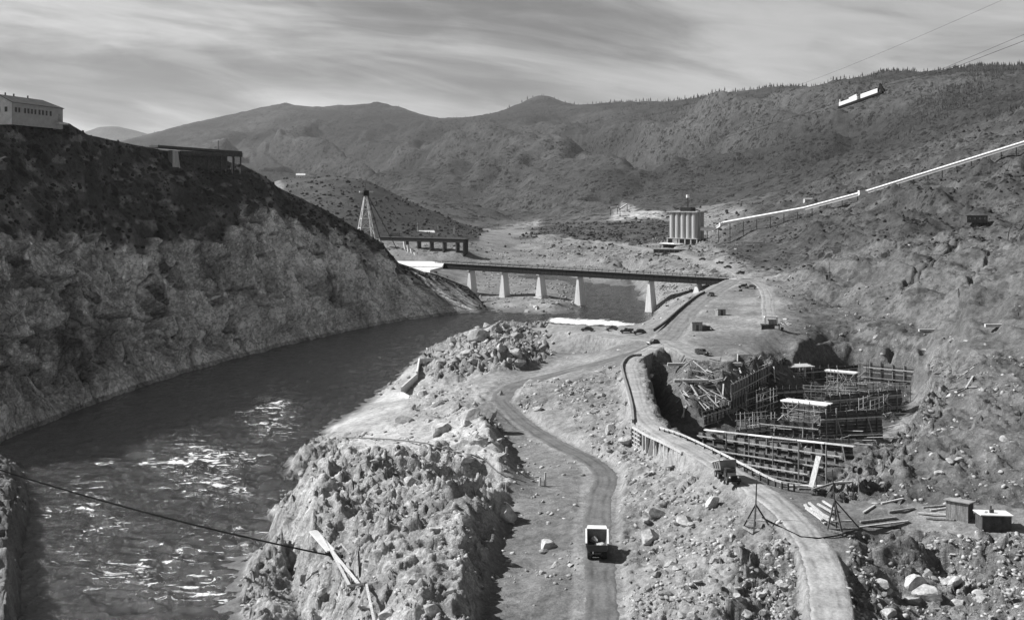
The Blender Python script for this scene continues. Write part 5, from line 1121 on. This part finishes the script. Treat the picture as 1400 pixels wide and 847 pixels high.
form_wall('plank_form', 'low plank form along the far bank behind the scaffolds', xy(1080, 527, 3.2), xy(1172, 519, 3.2), 3.2, 4.6, 5, 8, timber_dark, False)
form_wall('waler_form', 'topmost of three dark waler forms along the near pit wall', xy(955, 612, 2.5), xy(1150, 642, 2.5), 2.5, 3.6, 5, 13, timber_dark, False)
form_wall('waler_form', 'middle of three dark waler forms along the near pit wall', xy(985, 632, 2.2), xy(1125, 655, 2.2), 2.2, 3.2, 5, 10, timber_dark, False)
form_wall('waler_form', 'lowest of three dark waler forms closest to the raised road', xy(1012, 648, 2.2), xy(1105, 664, 2.2), 2.2, 3.0, 5, 8, timber_dark, False)
scaffold('scaffold carrying the brightest pale deck in the middle of the pit', xy(1070, 580, 3), xy(1128, 587, 3), 3, 4, 5.6, 6, 3, white_paint)
scaffold('scaffold with a sloping grey deck at the back of the pit', xy(1064, 532, 4), xy(1112, 530, 4), 4, 5, 6, 5, 3, timber_pale)
scaffold('scaffold with a narrow bright top walk behind the bright deck', xy(1130, 545, 4), xy(1168, 549, 4), 4, 2.5, 7.5, 5, 4, white_paint)
scaffold('open scaffold bay without deck between two decked scaffolds', xy(1100, 562, 3), xy(1170, 566, 3), 3, 5, 6, 7, 3)
scaffold('tall narrow scaffold tower beside the wide plank form', xy(1174, 552, 4), xy(1184, 553, 4), 4, 2, 11, 2, 5)
scaffold('leaning scaffold by the broad plank form at the pit right side', xy(1190, 575, 3), xy(1225, 560, 3), 3, 3, 5, 4, 3)
scaffold('low scaffold on the pit floor left of the bright deck', xy(1020, 596, 2.5), xy(1060, 592, 2.5), 2.5, 4, 4.5, 5, 2)
scaffold('open scaffold below the wide plank form', xy(1186, 545, 4), xy(1245, 545, 4), 4, 4, 3.6, 6, 2)
scaffold('short scaffold in front of the long studded form', xy(1035, 575, 3), xy(1062, 565, 3), 3, 3, 6.5, 4, 3)
form_wall('plank_form', 'long boarded form crossing the pit behind the broad plank form', xy(1128, 572, 3), xy(1232, 562, 3), 3, 5.8, 8, 8, timber_dark, True)
form_wall('plank_form', 'half height boarded form behind the bright decked scaffold', xy(1112, 549, 3), xy(1185, 546, 3), 3, 4.4, 6, 7, timber_dark, False)
form_wall('plank_form', 'boarded form under the sloping grey deck at the pit back', xy(1056, 556, 3), xy(1112, 552, 3), 3, 4.8, 6, 6, timber_dark, True)
form_wall('plank_form', 'small boarded form left of the bright decked scaffold', xy(1006, 612, 2.4), xy(1052, 606, 2.4), 2.4, 4.2, 6, 5, timber, True)
form_wall('stud_form', 'bare studded form standing under the pale walkway', xy(1052, 624, 2.4), xy(1165, 628, 2.4), 2.4, 4.4, 5, 12, timber_dark, True)
a, b = Vector(Pz(964, 587, 7)), Vector(Pz(1170, 610, 13.5)); t = thing('walkway', 'long straight pale plank walkway spanning the whole pit', 'walkway', a)
n_ = 6
for k in range(n_): MB().beam((b - a) * (k / n_), (b - a) * ((k + 1) / n_ - .004), .75, .2).build('plank', timber_pale if k % 2 else white_paint, t)
for k in range(1, n_): p_ = (b - a) * (k / n_); MB().beam(p_ - Vector((0, 0, 9)), p_ - Vector((0, 0, .12)), .22).build('trestle_leg', timber, t)
q = Vector(Pz(1109, 661, 16.2)); t = thing('leaning_chute', 'pale board chute leaning up at the near pit rim', 'chute', q); MB().beam((0, 0, -.5), (1.5, 1.2, 3.9), .9, .2).build('board', timber_pale, t); MB().beam((.9, .9, -1.5), (1.3, 1.1, 3.2), .2).build('prop', timber, t)
r = random.Random(5); tg = 'loose timbers littering the pit floor'
for i in range(110):
    px, py = r.uniform(1005, 1215), r.uniform(520, 612); z_ = r.uniform(3.2, 5.2); p_ = Vector(Pz(px, py, z_)); ang = r.gauss(.1, .8); ln_ = r.uniform(3, 8)
    tag(MB().beam(p_, p_ + Vector((math.cos(ang) * ln_, math.sin(ang) * ln_, r.uniform(-.4, 1.6))), r.uniform(.1, .28), .12).build('timber', r.choice((timber, timber_pale, timber_pale))), 'loose timber lying among the scaffolds on the pit floor', 'timber', tg)
tg = 'loose timbers heaped on the shelf beside the pit'
for i in range(150):
    while True:
        px, py = r.uniform(918, 1062), r.uniform(496, 566)
        if py < 575 - (px - 918) * .28 and px > 925 + max(0, py - 540) * .5: break
    g_ = ground(px, py, 200, 420)
    if g_ is None: continue
    ang = r.gauss(-.15, .9) if py < 520 else r.gauss(-.6, 1.0); ln_ = r.uniform(1.2, 6.5)
    e_ = on(g_.x + math.cos(ang) * ln_, g_.y + math.sin(ang) * ln_)
    tag(MB().beam(g_ + Vector((0, 0, .3 + r.random() * .6)), e_ + Vector((0, 0, .3 + r.random() * .7)), r.uniform(.14, .36), .16).build('timber', r.choice((timber, timber_pale, timber_pale, timber_dark))), 'loose timber in the lumber heap on the shelf above the pit', 'timber', tg)
tg = 'timbers stacked on the ledge right of the pit'
for i in range(16):
    g_ = ground(r.uniform(1272, 1322), r.uniform(500, 552), 150, 420)
    if g_ is None: continue
    ang = r.gauss(.05, .5); ln_ = r.uniform(1.5, 4.5); e_ = on(g_.x + math.cos(ang) * ln_, g_.y + math.sin(ang) * ln_)
    tag(MB().beam(g_ + Vector((0, 0, .25)), e_ + Vector((0, 0, .3)), r.uniform(.15, .35), .2).build('timber', r.choice((timber, timber_dark, timber_pale))), 'weathered timber on the ledge right of the pit rim', 'timber', tg)
for px, py, w_, lb in ((930, 502, 7, 'long pale board laid at the head of the lumber shelf'), (1005, 500, 3.5, 'white plank pile topping the lumber heap right of the truck'), (945, 524, 9, 'thin pale board lying across the middle of the lumber shelf'), (1267, 455, 5, 'single pale board resting on the slope above the pit corner'), (1362, 451, 6, 'weathered plank resting on the far right slope')):
    g_ = G(px, py, 200); tag(MB().box(g_.x - w_ / 2, g_.x + w_ / 2, g_.y - .5, g_.y + .5, g_.z + .1, g_.z + .9).build('plank_stack', timber_pale), lb, 'plank stack')

# ------------------------------------------------------------------ boulders one by one
def roadfree(px, py):
    g_ = ground(px, py)
    if g_ is None or g_.z < .25: return None
    i = int(np.clip((g_.x / g_.y - UC[0]) / (UC[-1] - UC[0]) * (UN - 1), 0, UN - 1)); j = int(np.searchsorted(YR, g_.y))
    return g_ if road_d[min(j, len(YR) - 1), i] > 1.0 else None
def inpoly(px, py, poly):
    c = False; n = len(poly)
    for k in range(n):
        (x1, y1), (x2, y2) = poly[k], poly[(k + 1) % n]
        if (y1 > py) != (y2 > py) and px < (x2 - x1) * (py - y1) / (y2 - y1) + x1: c = not c
    return c
r = random.Random(21)
def boulder(g_, size, label, group=None, sq=None, mesh=None):
    o = bpy.data.objects.new('boulder', mesh or r.choice(STONES)); col.objects.link(o)
    o.location = g_ + Vector((0, 0, size * .1)); o.rotation_euler = (r.uniform(-.5, .5), r.uniform(-.5, .5), r.uniform(0, 6.3)); o.scale = sq or (size, size * r.uniform(.75, 1.1), size * r.uniform(.65, 1)); tag(o, label, 'boulder', group)
for px, py, s_, lb in ((655, 466, 4.0, 'smooth pale dome boulder at the top of the river ridge'), (552, 577, 2.7, 'long slab boulder lying on the sand beach of the spit'), (604, 590, 2.6, 'bright faceted boulder in the middle of the spit top'), (578, 541, 2.0, 'squat dark boulder just below the concrete wall'), (590, 543, 1.5, 'smaller dark boulder right of the squat one by the wall'), (642, 572, 3.4, 'great dark boulder on the spit crest left of the low road'), (662, 566, 3.4, 'tall pale topped boulder leaning on the spit crest over the road'), (688, 700, 2.4, 'rounded pale boulder standing in the shade east of the hump'), (748, 748, 1.7, 'bright white boulder beside the dump truck road'), (893, 706, 1.6, 'dark faced boulder at the head of the rubble slope'), (888, 738, 2.0, 'tall pale boulder on the rubble slope right of the truck'), (938, 716, 2.0, 'broad pale boulder in the middle of the rubble slope'), (974, 692, 1.4, 'boulder near the raised road edge above the rubble slope'), (1268, 815, 1.9, 'largest white angular boulder in the near excavation'), (1250, 800, 1.5, 'tilted slab boulder left of the largest white one in the excavation'), (915, 770, 1.7, 'white boulder low on the rubble slope'), (590, 838, 1.5, 'square pale boulder at the foot of the near hump'), (735, 560, 1.4, 'dark boulder set in the mound between the roads'), (683, 540, 1.2, 'boulder at the inside bend of the low road'), (618, 470, 2.6, 'bright boulder on the river side of the boulder ridge'), (672, 452, 2.4, 'white topped boulder on the boulder ridge crest'), (835, 590, 1.8, 'broad boulder below the raised road bend'), (855, 607, 1.6, 'pale boulder beside the timber crib')):
    g_ = ground(px, py)
    if g_ is not None: boulder(g_, s_, lb)
REG = [([(590, 478), (660, 445), (745, 438), (755, 470), (720, 500), (640, 500), (600, 498)], 74, (.8, 2.8), 'rough grey boulder heaped on the ridge between river and low road', 'boulders heaped on the river ridge'),
       ([(690, 428), (730, 405), (795, 405), (800, 428), (740, 438)], 18, (.8, 2.2), 'boulder on the rock point under the bridge piers', 'boulders under the bridge'),
       ([(575, 545), (640, 535), (672, 560), (690, 600), (700, 640), (640, 645), (600, 610), (560, 575)], 38, (.5, 2.0), 'grey boulder on the sandy top of the spit', 'boulders on the spit top'),
       ([(880, 690), (960, 680), (1010, 740), (990, 847), (900, 847), (880, 760)], 34, (.45, 1.1), 'pale boulder tumbled down the rubble slope below the raised road', 'boulders on the rubble slope'),
       ([(1190, 780), (1300, 780), (1380, 830), (1360, 847), (1200, 847)], 28, (.45, 1.2), 'pale boulder on the floor of the near excavation', 'boulders in the near excavation'),
       ([(780, 530), (860, 520), (870, 590), (850, 640), (780, 590)], 14, (.6, 1.4), 'boulder on the slope between the low and raised roads', 'boulders between the two roads'),
       ([(380, 700), (430, 625), (520, 622), (640, 650), (650, 700), (630, 790), (600, 847), (430, 847)], 24, (.35, 1.3), 'rough boulder bedded in the near rocky hump of the spit', 'boulders on the near hump'),
       ([(1180, 640), (1240, 600), (1290, 510), (1390, 520), (1380, 660), (1200, 665)], 18, (.3, 1.1), 'boulder on the bare slope right of the pit', 'boulders right of the pit'),
       ([(1120, 430), (1260, 420), (1330, 470), (1270, 490), (1120, 458)], 14, (.4, 1.3), 'boulder on the ledge above the far pit wall', 'boulders above the far pit wall'),
       ([(730, 690), (790, 690), (780, 800), (735, 800)], 10, (.4, .9), 'small pale boulder left of the dump truck road', 'boulders left of the dump truck'),
       ([(1010, 770), (1080, 770), (1080, 847), (1000, 847)], 14, (.4, .9), 'boulder in the dark cut left of the high road', 'boulders in the roadside cut')]
for poly, n_, (s0, s1), lb, gp in REG:
    xs = [p_[0] for p_ in poly]; ys = [p_[1] for p_ in poly]; k = 0; tries = 0
    while k < n_ and tries < 4000:
        tries += 1; px, py = r.uniform(min(xs), max(xs)), r.uniform(min(ys), max(ys))
        if not inpoly(px, py, poly): continue
        g_ = roadfree(px, py)
        if g_ is None: continue
        boulder(g_, s0 + (s1 - s0) * r.random() ** 2.2, lb, gp); k += 1

# ------------------------------------------------------------------ rubble and scrub too many to count
import bmesh
def ico(sub=1):
    bm = bmesh.new(); bmesh.ops.create_icosphere(bm, subdivisions=sub, radius=1); bm.verts.ensure_lookup_table()
    v = np.array([q.co[:] for q in bm.verts]); f = np.array([[q.index for q in p_.verts] for p_ in bm.faces]); bm.free(); return v, f
IV, IF = ico(1)
def swarm(name, pos, size, mat, flat=(.5, .9), seed=1, kinds=12, cuts=True, rough=.16):
    g_ = np.random.default_rng(seed); n = len(pos); K = []
    for k in range(kinds):
        v = IV.copy()
        if cuts:
            for _ in range(6):
                d = g_.normal(size=3); d /= np.linalg.norm(d); e = np.maximum(v @ d - g_.uniform(.25, .65), 0); v = v - e[:, None] * d
        v *= 1 + g_.uniform(-rough, rough, (len(v), 1)); v *= np.array([g_.uniform(.8, 1.3), g_.uniform(.7, 1.1), g_.uniform(*flat)]); K.append(v)
    K = np.array(K); kind = g_.integers(0, kinds, n); th = g_.uniform(0, 2 * np.pi, n); c, s = np.cos(th), np.sin(th)
    v = K[kind] * size[:, None, None]
    X = v[..., 0] * c[:, None] - v[..., 1] * s[:, None] + pos[:, None, 0]; Y = v[..., 0] * s[:, None] + v[..., 1] * c[:, None] + pos[:, None, 1]; Z = v[..., 2] + pos[:, None, 2]
    co = np.stack([X, Y, Z], -1).reshape(-1, 3).astype(np.float32); nv = len(IV)
    f = (IF[None] + (np.arange(n) * nv)[:, None, None]).reshape(-1, 3).astype(np.int32)
    me = bpy.data.meshes.new(name); me.vertices.add(len(co)); me.vertices.foreach_set('co', co.ravel()); me.loops.add(f.size); me.loops.foreach_set('vertex_index', f.ravel())
    me.polygons.add(len(f)); me.polygons.foreach_set('loop_start', np.arange(0, f.size, 3, dtype=np.int32))
    tone = np.repeat(g_.uniform(.5, 1.25, n), nv); at = me.attributes.new('tone', 'FLOAT', 'POINT'); at.data.foreach_set('value', tone.astype(np.float32))
    me.update(calc_edges=True); me.materials.append(mat); o = bpy.data.objects.new(name, me); col.objects.link(o); o['kind'] = 'stuff'; return o
def tonemat(name, v, sc):
    m, q, b = base(name, .95, .1); g = q.n('ShaderNodeNewGeometry').outputs['Position']
    f = q.m('MULTIPLY', q.attr('tone'), q.rng(q.noise(g, sc, 4, .65), .3, .7, .7, 1.2)); q.set(b.inputs['Base Color'], q.m('MULTIPLY', f, v)); return m
rub_m = tonemat('rubble_stone', .38, 2.5); leaf_m = tonemat('scrub_leaves', .052, .8); pine_m = tonemat('pine_needles', .03, .2)
IV, IF = ico(1)
g_ = np.random.default_rng(3)
clump = sstep(-.15, .40, fbm(x * .09, y * .09, 3, 201))
land2 = (ZF > .3) & (road_d > .3) & (YY < 560) & (np.abs(UU) < .5)
wgt = (np.clip(rubble, 0, 1) * (.25 + 1.5 * clump) + np.clip(dig, 0, 1) * (.3 + 1.6 * clump) + .45 * hump * clump + .55 * spit * (1 - np.clip(sand, 0, 1)) * clump + bould * 1.2 + vale * .30 * clump + .03 + .5 * slopeR * clump) * land2
wgt[:, :] *= (YY > 110); wgt *= np.exp(-YY / 500)
fl = wgt.ravel().astype(float); n_ = 24000; pk = g_.choice(fl.size, n_, p=fl / fl.sum())
px_ = YY.ravel()[pk] / 1500
pos = np.stack([XX.ravel()[pk] + g_.uniform(-.2, .2, n_), YY.ravel()[pk] + g_.uniform(-.25, .25, n_), ZF.ravel()[pk]], 1)
size = (px_ * (.55 + 6.0 * g_.random(n_) ** 6)).clip(.06, 1.2); pos[:, 2] += size * .02
swarm('rubble', pos, size, rub_m, seed=4)
wgt = (sstep(530, 600, YY) * sstep(1050, 950, YY) * sstep(1010, 960, PX) * sstep(640, 670, PX) * (.15 + clump) + .2 * (sstep(330, 380, YY) * sstep(560, 500, YY) * (PX > 1050) * (.05 + clump))) * (road_d > 3) * (ZF > .4) * (ZF < 26); fl = wgt.ravel().astype(float); n_ = 4500; pk = g_.choice(fl.size, n_, p=fl / fl.sum())
pos = np.stack([XX.ravel()[pk], YY.ravel()[pk], ZF.ravel()[pk]], 1) + g_.uniform(-.5, .5, (n_, 3)) * np.array([1, 1, 0]); size = (YY.ravel()[pk] / 1500 * (.7 + 2.6 * g_.random(n_) ** 4)).clip(.25, 1.8)
swarm('bank_rubble', pos, size, tonemat('bank_stone', .27, 2.5), seed=14)
# brush on the right slopes, banks and mid hill
clump = clump ** 1.6; wgt = (hillR * (.12 + 1.2 * clump) * sstep(330, 480, YY) * (1 - .75 * np.clip(pale, 0, 1)) + hillF * (.25 + clump) + 2.6 * zone([(380, 235), (650, 235), (660, 325), (380, 325)], 2, ymin=900, ymax=1480) + 2.2 * zone([(700, 325), (760, 305), (930, 300), (935, 335), (850, 332), (760, 322)], 3, ymin=950, ymax=2200)) * (road_d > 3) * (YY > 330) * (YY < 2200) * (ZF > 1.5) * (np.abs(UU) < .52)
wgt = wgt * (1 - pit); fl = wgt.ravel().astype(float); n_ = 12000; pk = g_.choice(fl.size, n_, p=fl / fl.sum())
pos = np.stack([XX.ravel()[pk], YY.ravel()[pk], ZF.ravel()[pk]], 1) + g_.uniform(-.8, .8, (n_, 3)) * np.array([1, 1, 0]); size = (YY.ravel()[pk] / 1500 * (.6 + 2.4 * g_.random(n_) ** 4)).clip(.25, 2.2); pos[:, 2] += size * .3
swarm('scrub', pos, size, leaf_m, (.4, 1.0), seed=6, cuts=False, rough=.5, kinds=24)
# grass tufts and brush on the upper left hill
msk = ((1 - cl) * (tt[:, None] > 2) * (tt[:, None] < 5.05)).ravel() * (LX2.ravel() / LY2.ravel() > -.55); fl = msk / msk.sum(); n_ = 3200; pk = g_.choice(fl.size, n_, p=fl)
pos = np.stack([LX2.ravel()[pk], LY2.ravel()[pk], LZ2.ravel()[pk]], 1); size = (.22 + 1.1 * g_.random(n_) ** 4); swarm('hillside_brush', pos, size, leaf_m, (.6, 1.1), seed=8, cuts=False)
# pines: the skyline ones singly, the slope forest as a mass
def pine_mesh(seed):
    rr = random.Random(seed); mb = MB(); mb.cyl((0, 0, -1), (0, 0, .55), .03, .02, 5)
    nt_ = len(mb.f)
    for k in range(4):
        z0 = .18 + k * .19; rad = .24 * (1 - k * .2) * rr.uniform(.8, 1.2); n = 7
        ring = [(rad * rr.uniform(.7, 1.2) * math.cos(2 * math.pi * i / n), rad * rr.uniform(.7, 1.2) * math.sin(2 * math.pi * i / n), z0 + rr.uniform(-.04, .04)) for i in range(n)]
        mb.add(ring + [(rr.uniform(-.03, .03), rr.uniform(-.03, .03), z0 + .34)], [(i, (i + 1) % n, n) for i in range(n)])
    me = bpy.data.meshes.new('pine_tree'); me.from_pydata(mb.v, [], mb.f); me.materials.append(bark); me.materials.append(foliage)
    me.polygons.foreach_set('material_index', [0 if i < nt_ else 1 for i in range(len(mb.f))]); return me
PINES = [pine_mesh(i) for i in range(5)]
r = random.Random(9); pg = 'pines along the mountain skyline'
for k in range(190):
    px = 690 + 720 * (k + r.random()) / 190
    if px < 860 and r.random() < .5: continue
    Yc = float(np.interp(px, [c_[0] for c_ in crest], [c_[2] for c_ in crest])); i = int(np.clip(((px - CX) / F - UC[0]) / (UC[-1] - UC[0]) * (UN - 1), 0, UN - 1))
    j0_, j1_ = np.searchsorted(YR, Yc * .75), np.searchsorted(YR, Yc * 1.15); j = j0_ + int(np.argmin(PY[j0_:j1_, i])); X_, Y_ = XX[j, i], YY[j, i]
    o = bpy.data.objects.new('pine_tree', PINES[k % 5]); col.objects.link(o); h_ = min(Y_ / 1500 * r.uniform(2.2, 6), 20)
    o.location = (X_, Y_, ZF[j, i] - 1); o.scale = (h_ * r.uniform(.8, 1.3),) * 2 + (h_,); o.rotation_euler = (0, 0, r.random() * 6); tag(o, 'small dark pine on the mountain skyline', 'tree', pg)
IV = np.array([(math.cos(a_) * .42, math.sin(a_) * .42, z_) for z_, q_ in ((0, 0),) for a_ in np.linspace(0, 2 * np.pi, 6)[:-1]] + [(0, 0, 2.0)]); IF = np.array([(i, (i + 1) % 5, 5) for i in range(5)])
wgt = mtn * sstep(90, 200, rel) * (.015 + nearcrest * .35 * sstep(700, 900, PX)) * (YY < crestY * 1.02) * sstep(-.1, .4, fbm(x * .004, y * .004, 3, 211)); fl = wgt.ravel().astype(float); n_ = 6500; pk = g_.choice(fl.size, n_, p=fl / fl.sum())
pos = np.stack([XX.ravel()[pk], YY.ravel()[pk], ZF.ravel()[pk]], 1) + g_.uniform(-8, 8, (n_, 3)) * np.array([1, 1, 0]); size = g_.uniform(2.2, 6, n_)
swarm('forest', pos, size, pine_m, (.8, 1.2), seed=12, cuts=False)
